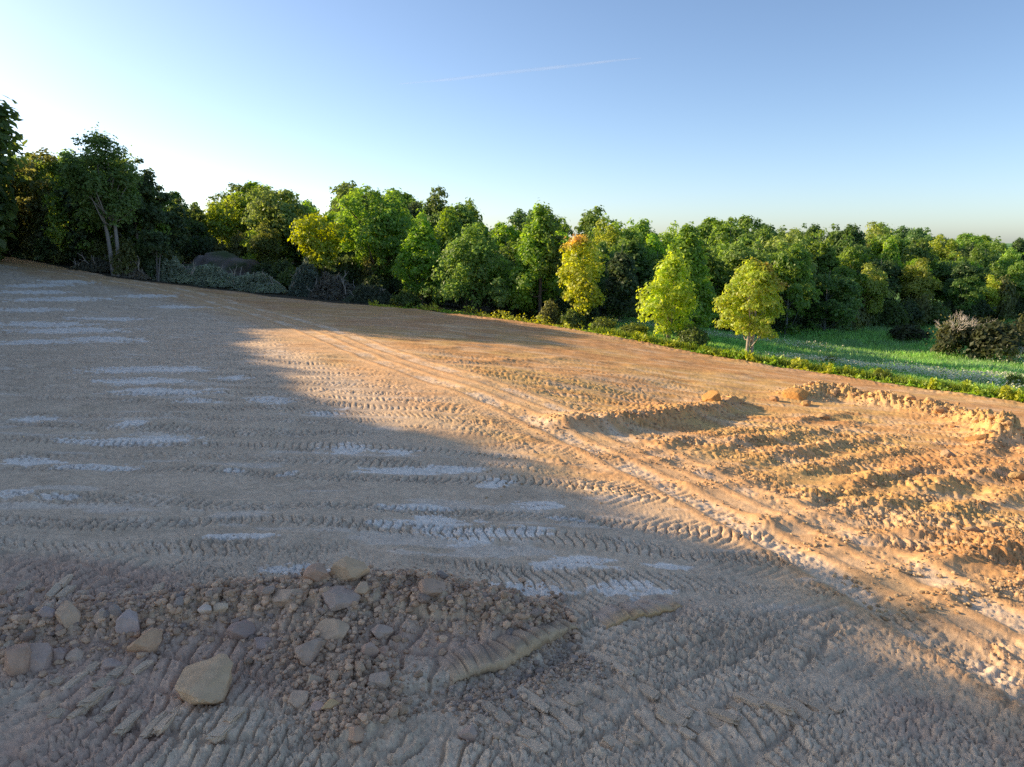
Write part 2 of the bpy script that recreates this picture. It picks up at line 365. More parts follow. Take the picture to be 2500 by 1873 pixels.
def soil_material(name, attr=True, base=(.3, .26, .24), bump=.5, grain=(28, 110), rough=.95):
    m = bpy.data.materials.new(name); m.use_nodes = True; nt = m.node_tree; b = nt.nodes['Principled BSDF']
    b.inputs['Roughness'].default_value = rough; b.inputs['Specular IOR Level'].default_value = .15
    tc = N(nt, 'ShaderNodeTexCoord'); out = tc.outputs['Object']
    n1 = N(nt, 'ShaderNodeTexNoise'); n1.inputs['Scale'].default_value = grain[0]; n1.inputs['Detail'].default_value = 6; n1.inputs['Roughness'].default_value = .65
    n2 = N(nt, 'ShaderNodeTexNoise'); n2.inputs['Scale'].default_value = grain[1]; n2.inputs['Detail'].default_value = 3
    nt.links.new(out, n1.inputs['Vector']); nt.links.new(out, n2.inputs['Vector'])
    ramp = N(nt, 'ShaderNodeMapRange'); ramp.inputs['From Min'].default_value = .3; ramp.inputs['From Max'].default_value = .7
    ramp.inputs['To Min'].default_value = .82; ramp.inputs['To Max'].default_value = 1.16; nt.links.new(n1.outputs['Fac'], ramp.inputs['Value'])
    mul = N(nt, 'ShaderNodeMix', data_type='RGBA', blend_type='MULTIPLY'); mul.inputs[0].default_value = 1.0
    if attr:
        at_ = N(nt, 'ShaderNodeAttribute', attribute_name='Col'); nt.links.new(at_.outputs['Color'], mul.inputs[6])
    else:
        oi = N(nt, 'ShaderNodeObjectInfo'); nt.links.new(oi.outputs['Color'], mul.inputs[6])
    nt.links.new(ramp.outputs[0], mul.inputs[7]); nt.links.new(mul.outputs[2], b.inputs['Base Color'])
    bp = N(nt, 'ShaderNodeBump'); bp.inputs['Strength'].default_value = bump; bp.inputs['Distance'].default_value = .015
    add = N(nt, 'ShaderNodeMath', operation='ADD'); nt.links.new(n1.outputs['Fac'], add.inputs[0]); nt.links.new(n2.outputs['Fac'], add.inputs[1])
    nt.links.new(add.outputs[0], bp.inputs['Height']); nt.links.new(bp.outputs[0], b.inputs['Normal'])
    return m

M_SOIL = soil_material('soil', True, bump=.45, grain=(22, 90))
M_ROCK = soil_material('rock', False, bump=.6, grain=(7, 40))
M_CLOD = soil_material('clod', True, bump=.4, grain=(30, 90))

def build_ground():
    fine_th = np.arange(-43, 43.01, .09); side = np.concatenate([np.arange(-180, -60, 6), np.arange(-60, -43, 1.0)])
    th = np.radians(np.concatenate([side, fine_th, -side[::-1]]))[:-1]
    rr = np.concatenate([[.8, 1.6, 2.4, 3.2], np.exp(np.arange(math.log(3.9), math.log(95), .0046)), np.geomspace(96, 3000, 60)])
    R, T = np.meshgrid(rr, th, indexing='ij'); x = R * np.sin(T); y = R * np.cos(T)
    zr, col = relief(x, y); z = zmac(x, y) + zr
    nr, nt = x.shape; v = np.stack([x, y, z], -1).reshape(-1, 3)
    i = np.arange(nr - 1)[:, None] * nt; j = np.arange(nt)[None]; jn = (j + 1) % nt
    q = np.stack([i + j, i + jn, i + nt + jn, i + nt + j], -1).reshape(-1, 4)[:, ::-1]
    me = mesh('ground', v, q, M_SOIL, col.reshape(-1, 3), True)
    GRID.update(lr=np.log(rr), th=th, z=np.concatenate([z, z[:, :1]], 1), thx=np.concatenate([th, [th[0] + 2 * np.pi]]))
    o = obj('ground', me); tag(o, 'bare graded earth field with crawler tracks, running into meadow and woodland floor', kind='structure')
    return o
GRID = {}
ground = build_ground()
def height(x, y):
    """height of the built ground, read off its own grid"""
    x = np.atleast_1d(np.asarray(x, float)); y = np.atleast_1d(np.asarray(y, float)); r = np.log(np.clip(np.hypot(x, y), .81, 2900)); t = np.arctan2(x, y); t = np.where(t < GRID['thx'][0], t + 2 * np.pi, t)
    i = np.clip(np.searchsorted(GRID['lr'], r) - 1, 0, len(GRID['lr']) - 2); j = np.clip(np.searchsorted(GRID['thx'], t) - 1, 0, len(GRID['thx']) - 2)
    a = (r - GRID['lr'][i]) / (GRID['lr'][i + 1] - GRID['lr'][i]); b = (t - GRID['thx'][j]) / (GRID['thx'][j + 1] - GRID['thx'][j]); z = GRID['z']
    return z[i, j] * (1 - a) * (1 - b) + z[i + 1, j] * a * (1 - b) + z[i, j + 1] * (1 - a) * b + z[i + 1, j + 1] * a * b

# ------------------------------------------------------------------ rocks and clods
def ico(level):
    import bmesh
    bm = bmesh.new(); bmesh.ops.create_icosphere(bm, subdivisions=level, radius=1.0)
    v = np.array([p.co[:] for p in bm.verts]); f = np.array([[q.index for q in p.verts] for p in bm.faces]); bm.free()
    return v / np.linalg.norm(v, axis=1)[:, None], f
ICO = {k: ico(k) for k in (1, 2, 3, 4)}
def rock_verts(seed, level, planes=12, rough=.05, squash=(1, 1, 1)):
    r = np.random.default_rng(seed); v, f = ICO[level]
    nrm = r.normal(size=(planes, 3)); nrm /= np.linalg.norm(nrm, axis=1)[:, None]; d = r.uniform(.66, .98, planes)
    dot = v @ nrm.T; rr = np.min(np.where(dot > .08, d / np.maximum(dot, .08), 9), axis=1); rr = np.minimum(rr, 1.25)
    p = v * rr[:, None]
    if rough:
        k = rough * (fbm(p[:, 0] * 3 + seed, p[:, 1] * 3 + p[:, 2] * 2.3, seed, 3) - .5) * 2
        k += rough * .6 * (vn(p[:, 0] * 8 + p[:, 2] * 5, p[:, 1] * 8 - p[:, 2] * 3, seed + 3) - .5)
        p = p * (1 + k)[:, None]
    return p * np.array(squash), f

TANR = (.40, .29, .18); GREYR = (.27, .235, .21); BROWNR = (.30, .215, .16); PALER = (.48, .42, .34); ORANGER = (.52, .28, .10); DARKR = (.20, .175, .165)
rocks = [  # u, v (middle), width px, height px, colour, flatness, label
    (487, 1668, 124, 92, (.43, .32, .19), .62, 'large angular tan sandstone boulder sitting alone in front of the clod windrow'),
    (40, 1610, 70, 76, BROWNR, .45, 'brown flat rock slab at the left edge of the photo, windrow end'),
    (92, 1607, 64, 54, (.31, .25, .21), .4, 'grey-brown flat rock slab touching the brown slab at the left edge'),
    (172, 1543, 50, 58, (.38, .29, .2), .5, 'tall tan broken rock between two grey rocks at the windrow left end'),
    (250, 1545, 38, 40, (.33, .28, .22), .6, 'small upright khaki rock just left of the pale-topped grey rock'),
    (312, 1545, 52, 64, (.30, .275, .26), .5, 'grey rock slab with a pale chipped top in the windrow left part'),
    (355, 1584, 60, 52, (.42, .28, .17), .4, 'orange-tan flat rock slab behind the lone tan boulder'),
    (122, 1537, 34, 30, (.26, .245, .24), .6, 'small dark grey rock with a white chipped edge, windrow left end'),
    (145, 1597, 32, 48, DARKR, .5, 'narrow dark grey slab leaning beside the grey-brown flat slab'),
    (183, 1608, 38, 27, (.33, .28, .22), .6, 'low rounded khaki rock in front of the tall tan broken rock'),
    (265, 1622, 37, 28, GREYR, .55, 'low grey rock at the front of the windrow, near slanted track bars'),
    (580, 1556, 56, 46, DARKR, .6, 'dark grey triangular rock behind and right of the lone tan boulder'),
    (645, 1583, 50, 24, (.23, .205, .19), .5, 'flat dark grey rock lying low in the windrow middle hollow'),
    (540, 1524, 36, 30, (.42, .36, .26), .6, 'small wedge-shaped pale tan rock on the windrow back slope'),
    (503, 1531, 34, 22, PALER, .5, 'small pale rock with a whitish top on the windrow back slope'),
    (644, 1500, 30, 26, BROWNR, .75, 'round brown clod left of the white-topped rock on the windrow crest'),
    (702, 1496, 74, 48, (.36, .29, .21), .6, 'tan rock with a white dusty top on the windrow crest'),
    (778, 1474, 50, 40, BROWNR, .7, 'brown lumpy rock between two tan rocks on the windrow crest'),
    (858, 1462, 76, 54, (.42, .31, .19), .65, 'tan boulder with a pale left face, highest on the windrow crest'),
    (822, 1510, 80, 48, (.27, .235, .2), .6, 'broad grey clod just below the highest tan boulder'),
    (888, 1500, 36, 32, (.38, .29, .19), .6, 'small tan broken rock touching the highest boulder on its lower right'),
    (1052, 1500, 68, 46, (.30, .225, .165), .6, 'brown boulder on the windrow crest behind the long clay lip'),
    (808, 1562, 70, 50, (.40, .305, .2), .5, 'angular tan slab tilted in the windrow middle'),
    (785, 1588, 34, 28, (.42, .32, .2), .5, 'small tan splinter of rock below the tilted angular slab'),
    (752, 1603, 62, 52, (.29, .24, .19), .7, 'round grey-brown lump left of the tilted tan slab'),
    (932, 1556, 50, 38, (.30, .255, .21), .6, 'grey-brown wedge clod in the windrow middle, right of the tilted slab'),
    (898, 1604, 42, 40, (.30, .235, .19), .8, 'smooth round brown clod below the grey-brown wedge clod'),
    (936, 1605, 24, 20, (.32, .235, .18), .8, 'little round brown clod just right of the smooth round one'),
    (766, 1665, 34, 34, (.36, .30, .21), .6, 'small leaf-shaped tan rock at the top of the spoil tongue'),
    (925, 1682, 44, 42, (.27, .245, .2), .8, 'cracked grey clod standing alone on smooth dirt'),
    (727, 1710, 46, 42, (.33, .27, .2), .6, 'squarish tan-grey rock on the left of the spoil tongue'),
    (777, 1728, 28, 26, (.31, .24, .215), .8, 'pinkish round clod beside the squarish rock on the spoil tongue'),
    (806, 1740, 36, 20, (.42, .30, .14), .5, 'flat ochre chip of rock on the spoil tongue'),
    (868, 1793, 48, 38, (.34, .24, .165), .6, 'brown wedge rock at the foot of the spoil tongue'),
    (1148, 1792, 36, 34, (.28, .245, .21), .7, 'grey angular clod in a cluster left of the track bars'),
    (1741, 984, 46, 32, ORANGER, .7, 'orange block of rock perched on the end of the earth berm'),
    (1948, 968, 52, 42, (.55, .30, .10), .8, 'largest orange boulder, on top of the clod pile'),
    (1892, 976, 22, 22, (.42, .25, .13), .9, 'small brown block left of the largest orange boulder'),
    (1968, 990, 28, 14, (.50, .30, .13), .6, 'flat orange stone at the foot of the largest orange boulder'),
    (2392, 1073, 46, 22, (.50, .26, .09), .6, 'long orange lump in the middle of the ring of clods'),
    (1610, 996, 26, 14, (.40, .24, .13), .7, 'little brown stone on the crest of the earth berm'),
    (2011, 1018, 24, 16, (.46, .30, .16), .8, 'pale stone on the near slope of the clod pile'),
    (2316, 1112, 28, 24, (.42, .29, .18), .8, 'round tan clod on the furrow below the ring of clods'),
    (2484, 1160, 34, 36, (.46, .29, .13), .8, 'upright ochre clod at the right edge of the photo, on a furrow'),
    (2422, 1290, 40, 26, (.44, .31, .18), .7, 'tan angular stone in the furrows near the right edge'),
    (2372, 1300, 36, 16, (.38, .27, .17), .5, 'flat brown stone beside the tan angular stone in the furrows'),
]
for i, (u, v, w, h, c, fl, lab) in enumerate(rocks):
    p = ground_px(u, v + h * .30); z = height(p[0], p[1])[0]; d = math.hypot(p[1], CAM_H - z)
    rx = w / F * d * .5 * 1.02; rz = max(h / F * d * .5, rx * fl * .8); ry = rx * (.75 + .25 * random.Random(i).random())
    vv, ff = rock_verts(517 + i, 4, 16, .06, (rx * 1.1, ry * 1.1, rz * 1.1))
    me = mesh('rock', vv, ff, M_ROCK, smooth=False)
    o = obj('boulder' if w > 66 else 'rock', me, loc=(p[0], p[1] + ry * .3, z + rz * .22)); o.rotation_euler = (random.Random(i).uniform(-.25, .25), random.Random(i + 50).uniform(-.25, .25), 0)
    o.color = (*[k * 1.0 + m_ for k, m_ in zip(c, (.25, .135, .075))], 1) if v > 1400 else (*c, 1); tag(o, lab, 'boulder' if w > 66 else 'rock')

clod_me = [mesh('clod', *rock_verts(300 + i, 2, 9, .10, (1, .85, .7)), M_ROCK, smooth=False) for i in range(10)]
def along(P, n, spread, rng, t0=0., t1=1.):
    seg = np.diff(P, axis=0); L = np.hypot(seg[:, 0], seg[:, 1]); cs = np.concatenate([[0], np.cumsum(L)])
    s = rng.uniform(t0, t1, n) * cs[-1]; k = np.clip(np.searchsorted(cs, s) - 1, 0, len(seg) - 1)
    p = P[k] + seg[k] * ((s - cs[k]) / L[k])[:, None]; nv = np.stack([-seg[k][:, 1], seg[k][:, 0]], -1) / L[k][:, None]
    return p + nv * rng.normal(0, spread, n)[:, None]
rng = np.random.default_rng(11)
sets = [(along(windrow, 140, .36, rng, .12, 1), .045, .105, [(.27, .23, .20), (.24, .20, .175), (.31, .245, .19), (.22, .2, .19)], 'grey-brown clod of broken earth lying in the foreground windrow', 'clods of the foreground windrow'),
        (along(spoil, 55, .30, rng), .04, .09, [(.27, .23, .19), (.31, .25, .19)], 'grey-brown clod on the spoil tongue below the windrow', 'clods of the spoil tongue'),
        (along(pile, 70, .65, rng), .08, .24, [(.48, .32, .17), (.44, .28, .14), (.50, .36, .2)], 'ochre clod of clay in the sunlit ring of clods', 'clods of the sunlit ring'),
        (along(cutlip - np.array([-.1, .45]), 30, .18, rng), .03, .07, [(.25, .225, .21), (.28, .25, .22)], 'grey clod in the hollow in front of the long clay lip', 'clods below the clay lip')]
for pts, s0, s1, cols_, lab, grp in sets:
    zz = height(pts[:, 0], pts[:, 1])
    for k, (p, z) in enumerate(zip(pts, zz)):
        sc = s0 + (s1 - s0) * rng.random() ** 2
        o = bpy.data.objects.new('clod', clod_me[rng.integers(10)]); link(o); o.location = (p[0], p[1], z + sc * .3); o.scale = (sc, sc * rng.uniform(.8, 1.2), sc)
        o.rotation_euler = tuple(rng.uniform(-.5, .5, 2)) + (rng.uniform(0, 6.28),)
        c = cols_[rng.integers(len(cols_))]; g_ = rng.uniform(1.3, 1.75); o.color = (*[x * g_ * m_ for x, m_ in zip(c, (.8, .75, .7) if 'ochre' in lab else (1.2, 1.02, .86))], 1); tag(o, lab, 'clod', grp)

def scatter_small():
    r = np.random.default_rng(5); P = []; SZ = []; CC = []
    def add(p, a, b, c):
        P.append(p); SZ.append(a + (b - a) * r.random(len(p)) ** 2.5); CC.append(np.array(c)[None] * r.uniform(1.05, 2.0, (len(p), 1)) * (.75 if c[0] > .34 else np.array([1.25, 1.05, .88])[None]))
    add(along(windrow, 2400, .40, r, .05, 1), .028, .07, (.33, .255, .19)); add(along(spoil, 650, .34, r), .025, .06, (.33, .255, .19)); add(along(cutlip - np.array([-.1, .5]), 350, .3, r), .02, .05, (.30, .245, .19)); add(along(windrow, 4800, .42, r, .05, 1), .008, .042, (.27, .225, .19))
    add(along(windrow, 1500, .7, r, .0, 1), .008, .03, (.27, .235, .205))
    add(along(spoil, 1700, .38, r), .008, .036, (.28, .235, .19))
    add(along(cutlip - np.array([-.1, .5]), 1300, .32, r), .008, .035, (.25, .225, .2))
    add(along(pile, 1500, .75, r), .02, .08, (.47, .32, .17)); add(along(berm, 500, .5, r), .02, .06, (.38, .25, .15))
    for Pl, h, w in ridges[:9]: add(along(Pl, 330, w * .7, r), .015, .055, (.45, .31, .17))
    th = r.uniform(-.72, .72, 3200); rr = 5.2 + 6.0 * r.random(3200); add(np.stack([rr * np.sin(th), rr * np.cos(th)], -1), .006, .022, (.29, .255, .225))
    th = r.uniform(-.72, .25, 1500); rr = 11 + 14 * r.random(1500); add(np.stack([rr * np.sin(th), rr * np.cos(th)], -1), .008, .026, (.31, .27, .24))
    th = r.uniform(-.05, .72, 1800); rr = 14 + 16 * r.random(1800); add(np.stack([rr * np.sin(th), rr * np.cos(th)], -1), .012, .04, (.46, .31, .18))
    P = np.concatenate(P); SZ = np.concatenate(SZ); CC = np.concatenate(CC); n_ = len(P)
    z = height(P[:, 0], P[:, 1]); v, f = ICO[1]
    q = r.normal(size=(n_, 3, 3)); q, _ = np.linalg.qr(q)
    vv = v[None] * r.uniform(.65, 1.15, (n_, len(v), 1)); vv = np.einsum('nij,nkj->nki', q, vv) * SZ[:, None, None] * np.array([1, 1, .8])
    vv += np.stack([P[:, 0], P[:, 1], z + SZ * .3], -1)[:, None]
    ff = f[None] + (np.arange(n_) * len(v))[:, None, None]
    me = mesh('loose_clods', vv.reshape(-1, 3), ff.reshape(-1, 3), M_CLOD, np.repeat(CC, len(v), 0), False)
    tag(obj('loose_clods', me), 'scatter of small crumbs of soil over the windrows and furrows', 'soil crumbs', kind='stuff')
scatter_small()

# cut lips of undisturbed clay
def clay_lip(path_px, hgt, depth, label, cols, seed):
    P = smooth_line(wpts(path_px), 36); nP = len(P); zb = height(P[:, 0], P[:, 1]); r = np.random.default_rng(seed)
    sec = [(.18, -.06), (.10, .08), (.0, .22), (-.05, .36), (-.08, .50), (-.08, .64), (-.05, .76), (.0, .88), (.05, .95), (.12, 1.0), (.25, 1.02), (.42, .98), (.65, .8), (.9, .5), (1.15, .0)]
    tang = np.gradient(P, axis=0); tang /= np.hypot(tang[:, 0], tang[:, 1])[:, None]; nv = np.stack([-tang[:, 1], tang[:, 0]], -1)
    if nv[:, 1].mean() < 0: nv = -nv
    V = []; CL = []
    for k, (a, b) in enumerate(sec):
        s = np.linspace(0, 1, nP); env = np.sin(np.pi * np.clip(s, .02, .98)) ** .5 * (.75 + .5 * fbm(s * 3, s * 0 + .2, seed, 2))
        jit = (fbm(s * 60, s * 0 + k * 1.1, seed + 1, 4, .65) - .5) * .1 + (fbm(s * 6, s * 0 + k * .25, seed + 2, 2) - .5) * .4
        off = (a + jit * .5) * depth if a > 0 else (a + jit * .45) * hgt * 1.2
        V.append(np.stack([P[:, 0] + nv[:, 0] * off, P[:, 1] + nv[:, 1] * off, zb - .03 + b * hgt * env * (1 + jit)], -1))
        f_ = min(1, max(0, (a + .1) / .5)); blot = sstep(.45, .65, fbm(s * 9, s * 0 + k * .5, seed + 7, 3))[:, None]
        CL.append((np.array(cols[0]) * (1 - f_) + np.array(cols[1]) * f_)[None] * (1 - .3 * blot))
    V = np.array(V); CL = np.array(CL); m_ = len(sec)
    i = np.arange(m_ - 1)[:, None] * nP; j = np.arange(nP - 1)[None]
    q = np.stack([i + j, i + j + 1, i + nP + j + 1, i + nP + j], -1).reshape(-1, 4)
    me = mesh('clay_lip', V.reshape(-1, 3), q, M_CLOD, CL.reshape(-1, 3), False)
    tag(obj('clay_lip', me), label, 'clay bank')
clay_lip([(1085, 1672), (1150, 1655), (1230, 1628), (1310, 1592), (1370, 1560), (1410, 1530)], .22, .6, 'long curled tan clay lip cut by the blade, front of the windrow', ((.64, .45, .27), (.52, .38, .27)), 3)
clay_lip([(1478, 1532), (1540, 1520), (1610, 1500), (1672, 1482)], .10, .45, 'short orange-tan clay lip on its own, right of the long one', ((.66, .42, .20), (.56, .42, .31)), 4)

# broken bars of soil squeezed up between the track plates: pieces of the ground
def bar_mesh(seed):
    v, f = ICO[3]; r = np.random.default_rng(seed); p = np.sign(v) * np.abs(v) ** .34; p /= np.maximum(np.abs(p).max(0), 1e-6)
    k = (fbm(p[:, 0] * 3 + seed, p[:, 1] * 3 + p[:, 2] * 2, seed, 3) - .5) * .75
    p = p * (1 + k)[:, None] * np.array([1, .34, .2]); p[:, 0] += .25 * p[:, 1] * math.sin(seed * 2.3)
    return mesh('tread_bar', p, f, M_ROCK, smooth=False)
bar_me = [bar_mesh(i) for i in range(8)]
strips = [((1185, 1800), (1430, 1672), DIR_B, .19), ((1290, 1812), (1600, 1690), DIR_B, .19), ((1440, 1830), (1720, 1720), DIR_B, .19), ((1490, 1620), (1610, 1690), DIR_B, .19), ((1240, 1850), (1350, 1830), DIR_B, .19),
          ((1640, 1790), (1880, 1700), DIR_B, .2), ((1850, 1790), (2060, 1720), DIR_B, .2), ((120, 1665), (410, 1688), DIR_A, .19), ((20, 1452), (540, 1478), _dirpx((185, 1490), (238, 1445)), .21), ((90, 1738), (260, 1745), DIR_A, .19), ((300, 1760), (560, 1800), DIR_A, .2)]
rb = np.random.default_rng(21)
for a, b, d, sp in strips:
    A0, B0 = ground_px(*a), ground_px(*b); L = math.hypot(*(B0 - A0)); across = abs((B0 - A0)[0] * -d[1] + (B0 - A0)[1] * d[0]); k = max(2, int(across / sp))
    for i in range(k):
        if rb.random() < .3: continue
        p = A0 + (B0 - A0) * (i + .5) / k + rb.normal(0, .04, 2); z = height(p[0], p[1])[0]
        for part in range(2 if rb.random() < .45 else 1):
            ln = rb.uniform(.07, .20); q = p + d * (part * .24 + rb.uniform(-.06, .06))
            o = bpy.data.objects.new('tread_bar', bar_me[rb.integers(8)]); link(o, ground)
            o.location = (q[0], q[1], height(q[0], q[1])[0] - .006); o.scale = (ln, rb.uniform(.16, .23), rb.uniform(.14, .22)); o.rotation_euler = (rb.normal(0, .12), rb.normal(0, .08), math.atan2(d[1], d[0]) + rb.normal(0, .1))
            g = rb.uniform(.9, 1.2); o.color = (.66 * g, .485 * g, .325 * g, 1)

# ------------------------------------------------------------------ foliage
def leaf_material(name, trans=.55):
    m = bpy.data.materials.new(name); m.use_nodes = True; nt = m.node_tree; nt.nodes.remove(nt.nodes['Principled BSDF']); out = nt.nodes['Material Output']
    a = N(nt, 'ShaderNodeAttribute', attribute_name='Col'); oi = N(nt, 'ShaderNodeObjectInfo')
    mul = N(nt, 'ShaderNodeMix', data_type='RGBA', blend_type='MULTIPLY'); mul.inputs[0].default_value = 1
    nt.links.new(a.outputs['Color'], mul.inputs[6]); nt.links.new(oi.outputs['Color'], mul.inputs[7])
    tc = N(nt, 'ShaderNodeTexCoord'); nz = N(nt, 'ShaderNodeTexNoise'); nz.inputs['Scale'].default_value = 1.1; nz.inputs['Detail'].default_value = 3; nt.links.new(tc.outputs['Object'], nz.inputs['Vector'])
    mr = N(nt, 'ShaderNodeMapRange'); mr.inputs['From Min'].default_value = .3; mr.inputs['From Max'].default_value = .7; mr.inputs['To Min'].default_value = .75; mr.inputs['To Max'].default_value = 1.25
    nt.links.new(nz.outputs['Fac'], mr.inputs['Value'])
    m2 = N(nt, 'ShaderNodeMix', data_type='RGBA', blend_type='MULTIPLY'); m2.inputs[0].default_value = 1; nt.links.new(mul.outputs[2], m2.inputs[6]); nt.links.new(mr.outputs[0], m2.inputs[7])
    d = N(nt, 'ShaderNodeBsdfDiffuse'); t = N(nt, 'ShaderNodeBsdfTranslucent'); g = N(nt, 'ShaderNodeBsdfGlossy'); g.inputs['Roughness'].default_value = .45; g.inputs['Color'].default_value = (.5, .55, .5, 1)
    hs = N(nt, 'ShaderNodeHueSaturation'); hs.inputs['Hue'].default_value = .485; hs.inputs['Saturation'].default_value = 1.15; hs.inputs['Value'].default_value = 1.6; nt.links.new(m2.outputs[2], hs.inputs['Color'])
    nt.links.new(m2.outputs[2], d.inputs['Color']); nt.links.new(hs.outputs[0], t.inputs['Color'])
    x = N(nt, 'ShaderNodeMixShader'); x.inputs[0].default_value = trans; nt.links.new(d.outputs[0], x.inputs[1]); nt.links.new(t.outputs[0], x.inputs[2])
    y = N(nt, 'ShaderNodeMixShader'); y.inputs[0].default_value = .05; nt.links.new(x.outputs[0], y.inputs[1]); nt.links.new(g.outputs[0], y.inputs[2]); nt.links.new(y.outputs[0], out.inputs['Surface'])
    return m
M_LEAF = leaf_material('leaf'); M_GRASS = leaf_material('grass_blade', .35)
M_BARK = soil_material('bark', False, bump=.6, grain=(5, 25), rough=.9)

def quads(cen, nrm, size, rng_, stretch=1.35):
    """leaf-like diamonds; returns verts (4n,3), faces (n,4)"""
    n_ = len(cen); nrm = nrm / np.linalg.norm(nrm, axis=1)[:, None]
    t = np.cross(nrm, rng_.normal(size=(n_, 3))); t /= np.linalg.norm(t, axis=1)[:, None] + 1e-9; b = np.cross(nrm, t)
    s = np.asarray(size)[:, None] * .5
    v = np.stack([cen - t * s * stretch, cen - b * s * .8 + nrm * s * .18, cen + t * s * stretch, cen + b * s * .8 + nrm * s * .18], 1)
    return v.reshape(-1, 3), np.arange(n_ * 4).reshape(-1, 4)

def tube(pts, radii, sides=6):
    pts = np.asarray(pts, float); k = len(pts); V = []; tg = np.gradient(pts, axis=0)
    for i in range(k):
        t = tg[i] / (np.linalg.norm(tg[i]) + 1e-9); a = np.cross(t, [0.31, .95, .02]); a /= np.linalg.norm(a); b = np.cross(t, a)
        an = np.arange(sides) * 2 * np.pi / sides
        V.append(pts[i] + radii[i] * (np.cos(an)[:, None] * a + np.sin(an)[:, None] * b))
    V = np.concatenate(V); Fc = []
    for i in range(k - 1):
        for j in range(sides):
            Fc.append((i * sides + j, i * sides + (j + 1) % sides, (i + 1) * sides + (j + 1) % sides, (i + 1) * sides + j))
    return V, np.array(Fc)
def join(parts):
    V = []; Fc = []; o = 0
    for v, f in parts: V.append(v); Fc.append(f + o); o += len(v)
    return np.concatenate(V), np.concatenate(Fc)

PROF = {'round': ([0, .15, .4, .7, .9, 1], [.45, .8, 1, .85, .5, .12]), 'cone': ([0, .1, .3, .6, .85, 1], [.6, .9, 1, .72, .36, .06]),
        'oval': ([0, .2, .5, .75, .92, 1], [.35, .8, 1, .9, .55, .15]), 'top': ([0, .25, .5, .75, .92, 1], [.25, .6, .95, 1, .65, .2]), 'bush': ([0, .2, .5, .8, 1], [.95, 1, .9, .6, .15])}

